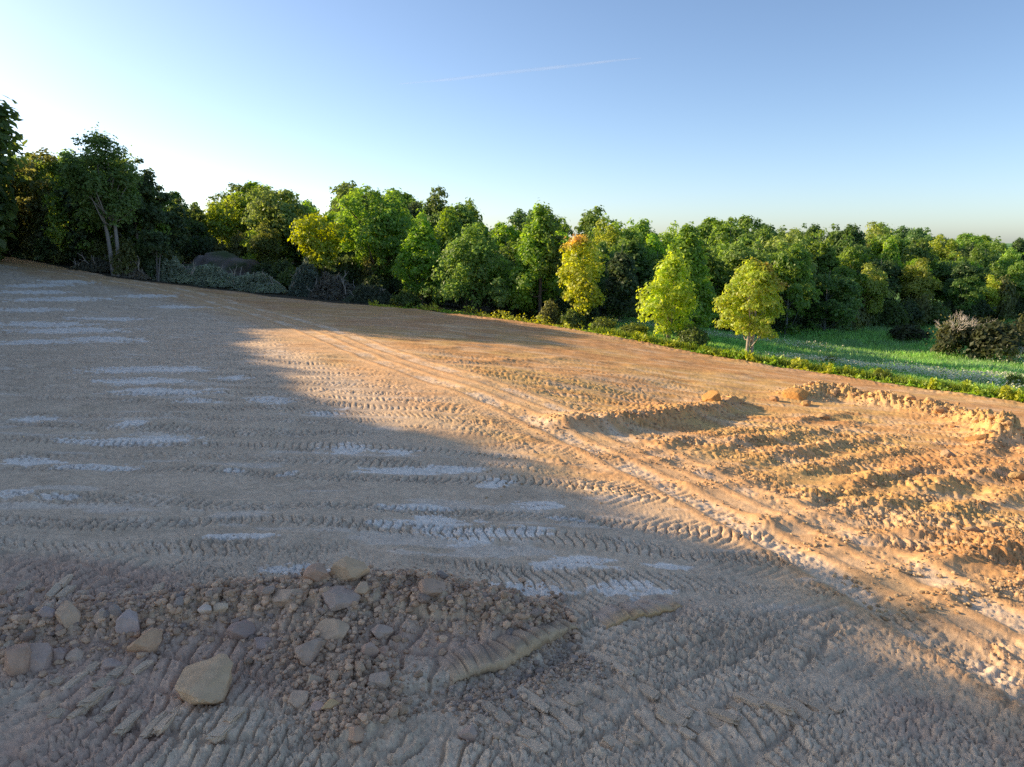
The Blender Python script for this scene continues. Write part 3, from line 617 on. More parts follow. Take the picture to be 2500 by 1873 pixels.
def make_tree(seed, H, R, base=.25, prof='round', clumps=60, per=85, cr=.28, leaf=.3, pal=((.07, .12, .03), (.10, .16, .035)), trunks=1, trunk_r=.16, lean=0., tip=None, spike=0., limbs=14, sparse=1.15, trunk_lean=0., flat=.8, lump=.45):
    r = np.random.default_rng(seed); pt, pv = PROF[prof]
    nlb = max(3, clumps // 16); lt = r.uniform(.05, .95, nlb); la = r.uniform(0, 2 * np.pi, nlb); lk = r.integers(nlb, size=clumps)
    t = np.clip(r.beta(1.15, 1.15, clumps) * (1 - lump) + lump * (lt[lk] + r.normal(0, .09, clumps)), 0, 1); z = H * (base + (1 - base) * t); z = np.minimum(z, H * (1 - .25 * cr))
    Rz = R * np.interp(t, pt, pv) * (.8 + .4 * vn(t * 3 + seed, t * 0, seed)); an = np.where(r.random(clumps) < lump, la[lk] + r.normal(0, .5, clumps), r.uniform(0, 2 * np.pi, clumps))
    Rz = Rz * (.66 + .62 * vn(np.cos(an) * 1.6 + 5, np.sin(an) * 1.6 + z * .3, seed + 4))
    rf = np.sqrt(r.uniform(.08, 1, clumps)); crr = cr * R * r.uniform(.65, 1.3, clumps)
    cx = np.maximum(Rz - crr * .6, 0) * rf
    cen = np.stack([cx * np.cos(an) + lean * z, cx * np.sin(an), z - crr * .3], -1)
    nl = np.maximum(12, (per * (crr / (cr * R)) ** 2 * sparse)).astype(int); idx = np.repeat(np.arange(clumps), nl); n_ = len(idx)
    d = r.normal(size=(n_, 3)); d /= np.linalg.norm(d, axis=1)[:, None]; d[:, 2] = np.where(d[:, 2] < -.35, -d[:, 2], d[:, 2])
    rad_ = crr[idx] * r.uniform(.15, 1.1, n_) ** .5 * (1 + .25 * np.abs(r.normal(size=n_)) * (r.random(n_) < .3))
    sc = np.array([1, 1, flat]); p = cen[idx] + d * rad_[:, None] * sc
    p[:, 2] += spike * np.abs(r.normal(size=n_)) * crr[idx]
    outw = p - np.array([0, 0, H * (base + .35 * (1 - base))]); outw /= np.linalg.norm(outw, axis=1)[:, None] + 1e-6
    nr = d * .75 + outw * .35 + np.array([0, 0, .25]) + r.normal(size=(n_, 3)) * .45
    v, f = quads(p, nr, leaf * r.uniform(.5, 1.3, n_), r)
    k = r.random(n_)[:, None]; k = .5 * k + .5 * r.random(clumps)[idx][:, None]
    col = np.array(pal[0])[None] * (1 - k) + np.array(pal[1])[None] * k; col *= r.uniform(.8, 1.2, (n_, 1))
    if tip is not None:      # leaves already turned: colour, where (function of position) -> amount
        amt = np.clip(tip[1](p, H, R) + r.normal(0, .12, n_), 0, 1)[:, None]; col = col * (1 - amt) + np.array(tip[0])[None] * amt * r.uniform(.8, 1.2, (n_, 1))
    crown = mesh('crown', v, f, M_LEAF, np.repeat(col, 4, 0), False)
    parts = []
    for q in range(trunks):
        ox = 0 if trunks == 1 else (q - (trunks - 1) / 2) * trunk_r * 2.4; ln = lean + trunk_lean + (0 if trunks == 1 else (q - (trunks - 1) / 2) * .05)
        zz = np.linspace(-.4, H * .9, 9); w = (fbm(zz * .35 + q * 7, zz * 0, seed + q, 2) - .5) * .5 * R * .25
        pts = np.stack([ox + ln * zz + w, w * .7 + r.normal(0, .02, 9), zz], -1); rd = trunk_r * (1 - .9 * np.linspace(0, 1, 9) ** .9) * np.array([1.35] + [1] * 8)
        parts.append(tube(pts, rd, 7))
    for c in r.permutation(clumps)[:limbs]:
        z0 = max(H * base * .55, cen[c][2] - np.hypot(cen[c][0], cen[c][1]) * r.uniform(.6, 1.2)); z0 = min(z0, H * .8)
        q0 = np.array([lean * z0, 0, z0]); mid = (q0 + cen[c]) / 2 + np.array([0, 0, -.06 * H * r.random()])
        parts.append(tube([q0, mid, cen[c]], [trunk_r * .42 * (1 - z0 / H * .7), trunk_r * .26, trunk_r * .08], 5))
    tv, tf = join(parts); trunk = mesh('trunk', tv, tf, M_BARK, smooth=True)
    return trunk, crown

def place_tree(name, meshes, loc, label, cat='tree', group=None, scale=(1, 1, 1), rz=0, tint=(1, 1, 1), bark=(.16, .13, .11)):
    e = empty(name, loc, rz); e.scale = scale; tag(e, label, cat, group)
    a = obj('trunk', meshes[0], e); a.color = (*bark, 1); b = obj('crown', meshes[1], e); b.color = (*tint, 1)
    return e

G1 = ((.11, .165, .048), (.16, .225, .06)); GD = ((.08, .12, .05), (.11, .16, .058)); GY = ((.30, .38, .05), (.40, .46, .06)); GB = ((.16, .30, .06), (.22, .36, .065)); GO = ((.16, .185, .06), (.21, .22, .07))
YEL = ((.40, .50, .07), (.52, .56, .08))
# ---- the trees one can tell apart:  u, base v, depth, top v, half width px, settings, label
def px_tree(u, vb, Y, vt, hw, label, seed, bark=(.16, .13, .11), tint=(1, 1, 1), rz=0., name='tree', **kw):
    p = at(u, vb, Y); gz = float(height(p.x, Y)[0]); top = at(u, vt, Y).z; d = Y / CP
    H_ = top - gz + .2; R_ = hw / F * Y * 1.0
    return place_tree(name, make_tree(seed, H_, R_, **kw), (p.x, Y, gz - .1), label, tint=tint, bark=bark, rz=rz)
def top_tip(h0, side=0.):
    return lambda p, H, R: np.clip((p[:, 2] / H - h0) * 7 + side * p[:, 0] / R * 2.0, 0, 1)
px_tree(285, 676, 67, 328, 100, 'tall shaded tree with pale forking trunk at the left field edge', 1, bark=(.30, .27, .24), base=.27, prof='oval', clumps=120, per=95, cr=.2, leaf=.26, pal=((0.126, 0.2, 0.063), (0.189, 0.273, 0.0735)), trunks=2, trunk_r=.24, limbs=26, spike=.5)
px_tree(385, 690, 67, 560, 42, 'thin leaning sapling with bare lower trunk right of the pale-trunked tree', 2, bark=(.2, .18, .16), base=.45, prof='oval', clumps=35, per=70, cr=.3, leaf=.26, pal=GD, trunks=2, trunk_r=.1, trunk_lean=.12)
px_tree(785, 715, 69.5, 515, 72, 'bright yellow-green tree with several thin dark trunks behind the brush', 3, bark=(.05, .045, .04), base=.34, prof='top', clumps=70, per=85, cr=.26, leaf=.27, pal=GY, trunks=4, trunk_r=.1, limbs=18, sparse=.85)
px_tree(925, 745, 73, 452, 98, 'tallest broad green tree in the middle of the field edge', 4, bark=(.15, .12, .1), base=.16, prof='oval', clumps=150, per=80, cr=.2, leaf=.28, pal=((0.157, 0.294, 0.063), (0.273, 0.42, 0.0735)), trunk_r=.28, limbs=22)
px_tree(1030, 752, 68, 522, 66, 'pointed green tree between the tallest tree and the rounded bushy one', 5, base=.1, prof='cone', clumps=110, per=75, cr=.24, leaf=.26, pal=((0.189, 0.357, 0.063), (0.315, 0.483, 0.0735)), trunk_r=.16, spike=.4)
px_tree(1150, 768, 65, 566, 92, 'rounded bushy tree with foliage to the ground, left of the tall cone', 6, base=.03, prof='bush', clumps=140, per=80, cr=.22, leaf=.24, pal=((0.168, 0.294, 0.0735), (0.273, 0.399, 0.0945)), trunks=3, trunk_r=.11, spike=.5)
px_tree(1218, 772, 61, 675, 28, 'small slender shrub standing against the rounded bushy tree', 7, base=.03, prof='cone', clumps=40, per=60, cr=.38, leaf=.2, pal=((0.189, 0.315, 0.0945), (0.273, 0.399, 0.115)), trunk_r=.06)
px_tree(1318, 782, 62.5, 505, 84, 'tall dense cone-shaped tree just left of the yellow maple', 8, base=.04, prof='cone', clumps=170, per=75, cr=.2, leaf=.26, pal=((0.168, 0.336, 0.0588), (0.315, 0.462, 0.0735)), trunk_r=.22, spike=.45,
        tip=((.14, .13, .045), lambda p, H, R: np.clip(1.1 * (p[:, 0] / R + .1) * (p[:, 2] / H > .42), 0, .85)))
px_tree(1415, 806, 58.5, 572, 72, 'yellow autumn maple with an orange top and two thin trunks', 9, bark=(.30, .25, .22), base=.16, prof='oval', clumps=85, per=80, cr=.26, leaf=.24, pal=YEL, trunks=2, lump=.15, trunk_r=.085, sparse=.85,
        tip=((.68, .44, .16), lambda p, H, R: np.clip((p[:, 2] / H - .86) * 7 - p[:, 0] / R * .8 * (p[:, 2] / H > .78), 0, .8)))
px_tree(1665, 850, 58, 552, 92, 'dark-based green tree standing behind the lime maple', 10, base=.06, prof='cone', clumps=140, per=78, cr=.22, leaf=.25, pal=((0.168, 0.315, 0.063), (0.294, 0.42, 0.0735)), lump=.15, trunk_r=.2, spike=.35)
px_tree(1632, 852, 52, 628, 74, 'lime-yellow maple with upswept branches near the meadow corner', 11, bark=(.28, .24, .2), base=.12, prof='cone', clumps=95, per=80, cr=.25, leaf=.22, pal=((0.376, 0.529, 0.0819), (0.535, 0.617, 0.0955)), trunks=2, lump=.15, trunk_r=.09, spike=.5, sparse=.9)
px_tree(1828, 893, 47.3, 630, 86, 'lone round lime tree with reddish top leaves at the meadow edge', 12, bark=(.42, .37, .32), base=.24, prof='round', clumps=90, per=95, cr=.23, leaf=.2, pal=((0.337, 0.463, 0.0819), (0.494, 0.573, 0.104)), trunks=2, lump=.15, trunk_r=.13, limbs=24,
        tip=((.42, .16, .06), lambda p, H, R: np.clip((p[:, 2] / H - .72) * 3.0 + (p[:, 0] / R) * 1.1 - .45, 0, .9)))
px_tree(1510, 805, 66, 612, 62, 'dark shaded thicket tree between the yellow maple and lime maple', 13, base=.02, prof='bush', clumps=70, per=80, cr=.3, leaf=.3, pal=GD, trunk_r=.14)
px_tree(690, 690, 84, 445, 85, 'large olive-green oak behind the thin-trunked yellow-green tree', 14, base=.2, prof='oval', clumps=110, per=75, cr=.23, leaf=.32, pal=((0.179, 0.263, 0.0735), (0.273, 0.346, 0.0945)), trunk_r=.25)
px_tree(560, 690, 92, 470, 60, 'yellow-green leaning tree at the gap in the skyline', 15, base=.25, prof='top', clumps=70, per=75, cr=.28, leaf=.32, pal=((0.231, 0.336, 0.063), (0.336, 0.42, 0.0735)), trunk_r=.2, lean=.05)

dk = dict(base=.06, prof='oval', clumps=95, per=62, cr=.22, leaf=.34, trunk_r=.2, limbs=10)
px_tree(345, 690, 72, 372, 70, 'dark tree rising just right of the pale-trunked tree top', 31, pal=GD, **dk)
px_tree(408, 695, 76, 428, 62, 'dark tree stepping down towards the skyline gap', 32, pal=GD, **dk)
px_tree(462, 690, 90, 478, 48, 'small dark tree at the lowest point of the skyline gap', 33, pal=G1, **dk)
px_tree(125, 660, 78, 350, 82, 'large olive tree left of the pale-trunked tree', 34, pal=GO, **dk)
px_tree(40, 650, 80, 372, 72, 'dark broad tree second from the left edge of the photo', 35, pal=GD, **dk)
px_tree(215, 675, 73, 400, 70, 'dark full tree close behind the pale trunk on its left', 36, pal=GD, **dk)
px_tree(615, 690, 100, 430, 75, 'tall dark crown on the skyline right of the gap', 37, pal=G1, **dk)
px_tree(870, 720, 98, 428, 85, 'highest dark crown on the skyline behind the tallest field-edge tree', 38, pal=G1, **dk)
px_tree(985, 720, 96, 442, 62, 'dark crown on the skyline above the pointed green tree', 39, pal=GD, **dk)
px_tree(1075, 730, 98, 452, 62, 'dark rounded crown on the skyline left of the tall cone tree', 40, pal=G1, **dk)

# ---- the woods behind
sky_u = [-300, 0, 60, 130, 200, 260, 330, 400, 440, 470, 500, 540, 600, 640, 700, 760, 800, 860, 920, 980, 1020, 1080, 1150, 1200, 1300, 1400, 1500, 1600, 1700, 1800, 1900, 2000, 2100, 2200, 2300, 2400, 2500, 2800]
sky_v = [300, 335, 372, 352, 352, 345, 385, 425, 462, 487, 482, 482, 438, 432, 452, 458, 458, 432, 432, 445, 462, 455, 468, 490, 490, 492, 502, 520, 524, 518, 516, 530, 530, 545, 556, 568, 575, 590]
foot_u = [-400, 1400, 1450, 1600, 1900, 2100, 2500, 2900]; foot_Y = [0, 0, 66, 70, 73, 79, 87, 92]
protos = []
for i in range(9):
    pal = [GD, G1, G1, GO, GD, G1, ((.10, .16, .04), (.14, .20, .055)), G1, GD][i]
    protos.append(make_tree(200 + i, 12.0, [4.2, 3.6, 4.6, 4.0, 3.4, 5.0, 3.8, 4.4, 4.1][i], base=[.10, .16, .06, .2, .12, .04, .22, .08, .03][i], prof=['round', 'cone', 'round', 'top', 'oval', 'round', 'top', 'cone', 'oval'][i], clumps=105, per=58, cr=[.22, .2, .25, .22, .24, .2, .22, .26, .22][i], leaf=.4, pal=pal, trunk_r=.2, limbs=10, flat=.85))
marks = [(285, 'the pale-trunked tree'), (530, 'the dirt mound'), (785, 'the thin-trunked lime tree'), (925, 'the tallest field-edge tree'), (1030, 'the pointed green tree'), (1150, 'the rounded bushy tree'), (1318, 'the tall cone tree'),
         (1415, 'the yellow maple'), (1510, 'the dark thicket'), (1632, 'the lime maple'), (1828, 'the lone round tree'), (2080, 'the open meadow'), (2310, 'the dead shrubs'), (2460, 'the dark right-edge brush')]
rw_ = np.random.default_rng(77); cand = []
gx = 5.0
for iy, Y0 in enumerate(np.arange(58, 160, 5.0)):
    for ix, X0 in enumerate(np.arange(-135, 135, gx)):
        x = X0 + (iy % 2) * gx / 2 + rw_.uniform(-1.9, 1.9); Y = Y0 + rw_.uniform(-2.0, 2.0); u = UC + F * x / (Y * CP + 1.0)
        if u < -260 or u > 2720: continue
        th = math.atan2(x, Y); r_ = math.hypot(x, Y)
        if r_ < r_edge(th) + 4.5 or Y < np.interp(u, foot_u, foot_Y): continue
        front = max(r_edge(th) * math.cos(th) + 4.5, np.interp(u, foot_u, foot_Y)); dep = Y - front
        if dep > (50 if u < 2100 else 70): continue
        if 445 < u < 650 and Y < 88: continue
        if 640 < u < 1400 and dep < 7: continue
        if 1400 < u < 1480 and dep < 3: continue
        if dep > 20 and rw_.random() < .55: continue
        cand.append((x, Y, u, dep))
bgt = []
for x, Y, u, dep in cand:
    vs = float(np.interp(u, sky_u, sky_v)); k = min(1, dep / 26.0)
    drop = {True: 45, False: 105}[u < 420]; vt = vs + (1 - k) * drop * rw_.uniform(.5, 1.1) + rw_.uniform(0, 30) * (1 if rw_.random() < .75 else .1)
    if 500 < u < 1100: vt += (1 - k) * 30
    gz = float(zmac(x, Y)); H_ = at(u, vt, Y).z - gz
    if H_ < 4: continue
    if u < -10: H_ *= .6
    bgt.append((x, Y, u, dep, gz, min(H_, 22), vt))
rowname = lambda dep, vt, u: 'skyline' if vt < np.interp(u, sky_u, sky_v) + 14 and dep > 14 else ('upper' if dep > 16 else ('middle' if dep > 7 else 'front'))
buckets = {}
for i, (x, Y, u, dep, gz, H_, vt) in enumerate(bgt):
    if -20 < u < 2520:
        mk = min(range(len(marks)), key=lambda j: abs(marks[j][0] - u)); buckets.setdefault((rowname(dep, vt, u), mk), []).append((u, i))
ordn = ['first', 'second', 'third', 'fourth', 'fifth', 'sixth', 'seventh', 'eighth', 'ninth', 'tenth', 'eleventh', 'twelfth', 'thirteenth', 'fourteenth', 'fifteenth', 'sixteenth']
lab_of = {}
where = {'skyline': 'woodland tree on the skyline above', 'upper': 'woodland tree below the skyline behind', 'middle': 'mid-slope woodland tree behind', 'front': 'front-row woodland tree beside'}
for (row, mk), L in buckets.items():
    L.sort()
    for k, (u, i) in enumerate(L):
        lab_of[i] = f'{where[row]} {marks[mk][1]}' + (f', {ordn[k]} from left' if len(L) > 1 and k < 16 else '')
for i, (x, Y, u, dep, gz, H_, vt) in enumerate(bgt):
    pr = protos[rw_.integers(9)]; sz = H_ / 12.0; sw = sz * rw_.uniform(.68, .98) * (1.0 if H_ > 9 else 1.25)
    y_ = rw_.random(); tint = np.array([1.3, 1.42, 1.1]) * rw_.uniform(.8, 1.6) * (1 if u > 420 else .9)
    if y_ < .22 and u > 420: tint = tint * np.array([1.25, 1.22, .9])
    elif y_ < .36: tint = tint * np.array([1.1, 1.02, .9])
    elif y_ > .8: tint = tint * np.array([.8, .85, 1.0])
    inside = i in lab_of
    place_tree('woodland_tree', pr, (x, Y, gz - .2), lab_of.get(i, 'woodland tree just outside the picture, at the end of the woods'), group='woods behind the field' if inside else 'woods outside the picture', scale=(sw, sw, sz), rz=rw_.uniform(0, 6.28), tint=tuple(tint), bark=tuple([rw_.uniform(.1, .22)] * 3))
# ---- woods beyond the left side, whose shade lies over the grey pad
shade = []
shade_p = make_tree(299, 12.0, 4.3, base=.06, prof='top', clumps=110, per=60, cr=.26, leaf=.5, pal=G1, lump=0., trunk_r=.2, limbs=8)
for s_ in np.linspace(.06, 1.2, 30):
    for row in range(2):
        shade.append((-92.8 + 44.5 * s_ + row * -7, 90 - 62.6 * s_ + row * 2, (17.4 if row == 0 else 17.0) + float(np.interp(s_, [.45, .8, 1.0, 1.2], [0, -.4, 1.1, 1.5]))))
shade += [(-54, 62.5, 17.5), (-56, 64.5, 17.8), (-66, 67.5, 18), (-52, 70, 17), (-61, 72, 17.6), (-71, 71, 17), (-53, 67, 17)]  # extra unseen trees added to throw a shade band over the far field
for x, Y, H_ in shade:
    if Y > 0 and UC + F * x / (Y * CP) > -45: continue
    gz = float(zmac(x, Y)); sz = H_ / 12.0
    place_tree('woodland_tree', shade_p, (x, Y, gz - .2), 'unseen tree beside the grey pad, outside the picture, placed for its shade', group='woods beside the pad', scale=(sz * 1.15, sz * 1.15, sz), rz=rw_.uniform(0, 6.28))

# ---- understorey at the foot of the woods
bush_p = [make_tree(400 + i, 3.0, 2.1, base=.02, prof='bush', clumps=34, per=70, cr=.36, leaf=.3, pal=[GD, G1, GO, ((.11, .14, .10), (.15, .18, .125)), ((.16, .21, .05), (.22, .27, .06))][i], trunk_r=.05, limbs=14, spike=.5) for i in range(5)]
def bush(u, Y, hpx, wpx, kind, label, group=None, tint=(1, 1, 1), name='bush', vb=700):
    p = at(u, vb, Y); gz = float(height(p.x, Y)[0]); sz = hpx / F * Y / 3.0; sw = wpx / F * Y / 4.2
    e = place_tree(name, bush_p[kind], (p.x, Y, gz - .1), label, 'bush', group, (sw, sw, sz), rz=(u * 7 % 63) / 10, tint=tint)
    return e
k_ = 0; under = []
for u in np.arange(-60, 2560, 34):
    th = math.atan((u - UC) / F); Yf = max(r_edge(th) * math.cos(th), float(np.interp(u, foot_u, foot_Y))) + rw_.uniform(2.2, 5.0)
    if 640 < u < 1500: Yf += 5
    if 440 < u < 640: Yf = 86 + rw_.uniform(0, 3)
    under.append((u + rw_.uniform(-9, 9), Yf, rw_.uniform(50, 95) if u > 420 else rw_.uniform(45, 80), rw_.uniform(60, 95), int(rw_.choice([0, 0, 1, 2]))))
ub = {}
for i, b in enumerate(under):
    mk = min(range(len(marks)), key=lambda j: abs(marks[j][0] - b[0])); ub.setdefault(mk, []).append((b[0], i))
ul = {}
for mk, L in ub.items():
    for k, (_, i) in enumerate(sorted(L)): ul[i] = f'undergrowth bush at woods foot near {marks[mk][1]}' + (f', {ordn[k]} from left' if len(L) > 1 and k < 16 else '')
for i, b in enumerate(under): bush(*b, ul[i], 'undergrowth along the woods', tint=tuple(np.array([1, 1, 1]) * rw_.uniform(.8, 1.15)))

# ---- brush pushed up at the field edge: grey-green heaps with bare sticks
M_TWIG = soil_material('dead_twig', False, bump=.3, grain=(12, 40))
def _branch(seed):
    r = np.random.default_rng(seed); a = np.array([0, 0, 0.]); pts = [a + np.array([.06 * r.normal(), .06 * r.normal(), t]) for t in (0, .35, .7, 1.0)]
    m_ = pts[2]; return mesh('branch', *join([tube(pts, [.035, .028, .02, .008], 5), tube([pts[1], pts[1] + np.array([.2, .1, .3])], [.018, .006], 4), tube([m_, m_ + np.array([-.15, .08, .2])], [.014, .005], 4)]), M_TWIG)
branch_me = [_branch(i) for i in range(6)]
def brush_heap(u, v, Y, wpx, hpx, label, seed, pal=((.28, .32, .23), (.40, .44, .32)), sticks=26, name='brush_heap'):
    p = at(u, v, Y); gz = float(height(p.x, Y)[0]); r = np.random.default_rng(seed); w = wpx / F * Y / 2; h = hpx / F * Y
    n_ = 2600; a = r.uniform(0, 6.28, n_); q = np.sqrt(r.random(n_)); x = w * q * np.cos(a); y = w * .45 * q * np.sin(a)
    top = h * (1 - q ** 2) * (.45 + .9 * fbm(x * 1.1 + seed, y * 1.1, seed, 3)); z = top * r.random(n_) ** .4
    vv, ff = quads(np.stack([x, y, z], -1), r.normal(size=(n_, 3)) + np.array([-.1, -.3, .7]), r.uniform(.12, .3, n_), r, 1.7)
    k = r.random((n_, 1)); col = np.array(pal[0]) * (1 - k) + np.array(pal[1]) * k
    e = empty(name, (p.x, Y, gz)); tag(e, label, 'brush')
    obj('foliage', mesh('foliage', vv, ff, M_LEAF, np.repeat(col, 4, 0)), e)
    for _ in range(14):
        o = obj('branch', branch_me[r.integers(6)], e, (r.uniform(-w, w) * .9, r.uniform(-.4, .4) * w * .5, r.uniform(0, .5) * h)); k = r.uniform(.6, 1.7)
        o.scale = (k, k, k); o.rotation_euler = (r.uniform(-.5, .7), r.uniform(-1.2, 1.2), r.uniform(0, 6.28)); o.color = (.42, .37, .31, 1)
    return e
brush_heap(430, 695, 68, 120, 62, 'grey-green brush heap beside the leaning sapling', 1)
brush_heap(520, 705, 68.5, 150, 58, 'long grey-green brush heap below the dirt mound', 2)
brush_heap(625, 715, 68.5, 150, 52, 'grey-green brush heap with bare sticks, third along the field edge', 3)
brush_heap(748, 722, 68, 90, 88, 'tall grey-leaved brush clump under the thin-trunked lime tree', 4, pal=((.16, .20, .16), (.23, .27, .2)))
brush_heap(815, 735, 67.5, 130, 70, 'brownish brush heap left of the green weeds at the field edge', 5, pal=((.20, .18, .15), (.26, .25, .19)))
brush_heap(900, 745, 66.5, 140, 46, 'low dark brush heap with a pale log under the tallest tree', 6, pal=((.10, .13, .08), (.17, .19, .12)))
brush_heap(240, 668, 69, 150, 30, 'low brown brush along the field edge left of the pale trunk', 7, pal=((.15, .14, .10), (.2, .19, .13)))
brush_heap(70, 640, 76, 90, 28, 'low green brush at the far left end of the field edge', 8, pal=((.13, .19, .08), (.18, .25, .1)))
brush_heap(330, 690, 67, 70, 30, 'straw-coloured brush at the foot of the pale forking trunk', 9, pal=((.26, .23, .18), (.33, .3, .23)))

# ---- heap of spoil in the gap of the woods
def mound():
    p = at(540, 690, 80); gz = float(zmac(p.x, 80)); v, f = ICO[4]; r = np.random.default_rng(3)
    q = v.copy(); k = 1 + 1.1 * (fbm(v[:, 0] * 2 + 3, v[:, 1] * 2 + v[:, 2] * 1.7, 9, 5, .6) - .5); q *= k[:, None]; q *= np.array([5.0, 3.0, 2.5])
    me = mesh('dirt_mound', q, f, M_CLOD, mixc(np.broadcast_to(np.array([.26, .215, .19]), (len(q), 3)), np.array([.10, .13, .06]), sstep(.45, .6, fbm(v[:, 0] * 4, v[:, 2] * 6, 4, 4))) * (.7 + .6 * fbm(v[:, 0] * 9, v[:, 2] * 9, 5, 3))[:, None], True)
    tag(obj('dirt_mound', me, loc=(p.x, 80, gz - .4)), 'shaded grey heap of spoil in the gap of the woods', 'spoil heap')
mound()

# ---- meadow
def blades(P, h, w, lean, cols, r, name, label, cat='grass'):
    n_ = len(P); z = height(P[:, 0], P[:, 1]); a = r.uniform(0, 6.28, n_); hh = h * r.uniform(.5, 1.2, n_)
    dx = np.cos(a); dy = np.sin(a); b = np.stack([P[:, 0], P[:, 1], z - .03], -1); ww = w * r.uniform(.6, 1.3, n_)
    tipv = b + np.stack([dy * lean * hh * r.normal(1, .5, n_), -dx * lean * hh * r.normal(1, .5, n_), hh], -1)
    midv = (b + tipv) / 2 + np.stack([dx * 0, dx * 0, hh * .1], -1)
    off = np.stack([dx * ww, dy * ww, dx * 0], -1) / 2
    v = np.stack([b - off, b + off, midv + off * .8, tipv, midv - off * .8], 1).reshape(-1, 3); f = np.arange(n_ * 5).reshape(-1, 5)
    o = obj(name, mesh(name, v, f, M_GRASS, np.repeat(cols, 5, 0))); o.color = (1, 1, 1, 1); tag(o, label, cat, kind='stuff'); return o
def meadow():
    r = np.random.default_rng(31); u = r.uniform(1455, 2750, 90000); th = np.arctan((u - UC) / F); re = r_edge(th)
    far = np.interp(u, foot_u, foot_Y) / np.cos(th) + 4; t = r.random(len(u)) ** 1.25; rr = re + .2 + (far - re) * t
    P = np.stack([rr * np.sin(th), rr * np.cos(th)], -1)
    k = fbm(P[:, 0] * .12, P[:, 1] * .2, 5, 3)[:, None]; k2 = sstep(.45, .6, fbm(P[:, 0] * .25 + 9, P[:, 1] * .4, 6, 3))[:, None]
    col = np.array([.26, .54, .17]) * (1 - k) + np.array([.40, .62, .17]) * k; col = col * (1 - .5 * k2) + np.array([.30, .42, .24]) * .5 * k2
    edge = sstep(2.5, 0, (rr - re)[:, None] * np.ones(1)); col = col * (1 - edge) + np.array([.26, .34, .05]) * edge
    col *= r.uniform(.75, 1.25, (len(u), 1))
    blades(P, .55, .085, .5, col, r, 'grass', 'tall green meadow grass beyond the bare field')
    # white umbels in drifts
    Q = []
    for (u0, v0), (u1, v1), n_, sp in [((1880, 885), (2500, 950), 2600, .8), ((2150, 915), (2560, 975), 1300, .9), ((1500, 800), (1760, 838), 700, 1.0), ((1750, 835), (2050, 868), 600, 1.1), ((2350, 880), (2600, 905), 500, 1.6)]:
        t = r.random(n_); a = ground_px(u0, v0); b = ground_px(u1, v1); Q.append(a + (b - a) * t[:, None] + r.normal(0, sp, (n_, 2)) * np.array([1, 1.3]))
    Q = np.concatenate(Q); z = height(Q[:, 0], Q[:, 1]); n_ = len(Q)
    v, f = quads(np.stack([Q[:, 0], Q[:, 1], z + r.uniform(.35, .75, n_)], -1), r.normal(size=(n_, 3)) * .5 + np.array([-.2, -.3, .8]), r.uniform(.06, .16, n_), r, 1.0)
    c = np.array([.82, .80, .58])[None] * r.uniform(.7, 1.1, (n_, 1)); o = obj('wildflowers', mesh('wildflowers', v, f, M_GRASS, np.repeat(c, 4, 0))); tag(o, 'drifts of white flowering weeds across the meadow', 'wildflowers', kind='stuff')
    # leafy weeds along the edge of the field
    u = np.concatenate([r.uniform(1480, 2700, 15000), r.uniform(900, 1480, 2600)]); th = np.arctan((u - UC) / F); re = r_edge(th); rr = re + np.abs(r.normal(.4, 1.3, len(u))) - .2
    P = np.stack([rr * np.sin(th), rr * np.cos(th)], -1); hb = .05 + .6 * sstep(.40, .75, fbm(u * .05, rr * 1.2, 7, 4)) ** 1.3; z = height(P[:, 0], P[:, 1]) + r.random(len(u)) ** .7 * hb * 1.1
    v, f = quads(np.stack([P[:, 0], P[:, 1], z], -1), r.normal(size=(len(u), 3)) + np.array([-.3, -.2, .6]), r.uniform(.08, .2, len(u)), r, 1.5)
    k = sstep(.4, .6, fbm(u * .02, u * 0 + 3, 8, 3))[:, None]; c = (np.array([.30, .46, .06]) * (1 - k) + np.array([.50, .54, .07]) * k) * r.uniform(.7, 1.25, (len(u), 1))
    o = obj('weeds', mesh('weeds', v, f, M_GRASS, np.repeat(c, 4, 0))); tag(o, 'bright yellow-green leafy weeds along the edge of the field', 'weeds', kind='stuff')
meadow()
for u, v, h, lab in [(2475, 965, 60, 'low yellow goldenrod clump at the field edge at the far right'), (2150, 940, 45, 'round yellow-green weed clump midway along the bare soil edge'), (2020, 905, 42, 'leafy weed clump on the soil edge right of the lone tree')]:
    p = ground_px(u, v); bush(u, p[1] + 1.2, h * .8, 48 if h < 65 else 30, 4, lab, vb=v, tint=(1.25, 1.2, .9), name='weed_clump')
for u, v, h, w, kd, lab in [(1475, 812, 40, 70, 4, 'bright green bush right of the yellow maple trunk'), (1545, 822, 38, 80, 4, 'bright green bush between the yellow maple and the lime maple'), (1395, 800, 45, 60, 1, 'green shrub under the yellow maple'),
                            (1340, 790, 50, 60, 2, 'small reddish shrub left of the yellow maple trunk'), (1690, 850, 60, 80, 1, 'green shrub at the foot of the lime maple'), (990, 755, 40, 70, 1, 'green weeds clump at the left foot of the bushy tree')]:
    th = math.atan((u - UC) / F); bush(u, float(r_edge(th)) * math.cos(th) + 2.0, h, w, kd, lab, vb=v)
for u, Y, h, w, lab in [(2330, 60, 85, 120, 'dark brush clump below the dead pale shrubs'), (2430, 58, 95, 150, 'dark brush clump between the dead shrubs and the right edge'), (2490, 62, 100, 110, 'dark brush clump at the right edge of the meadow'), (2390, 66, 75, 120, 'dark brush clump behind the dead pale shrubs'), (2215, 72, 40, 110, 'low brown brush patch in the open meadow')]:
    bush(u, Y, h, w, 0, lab, vb=880, tint=(.75, .6, .62))

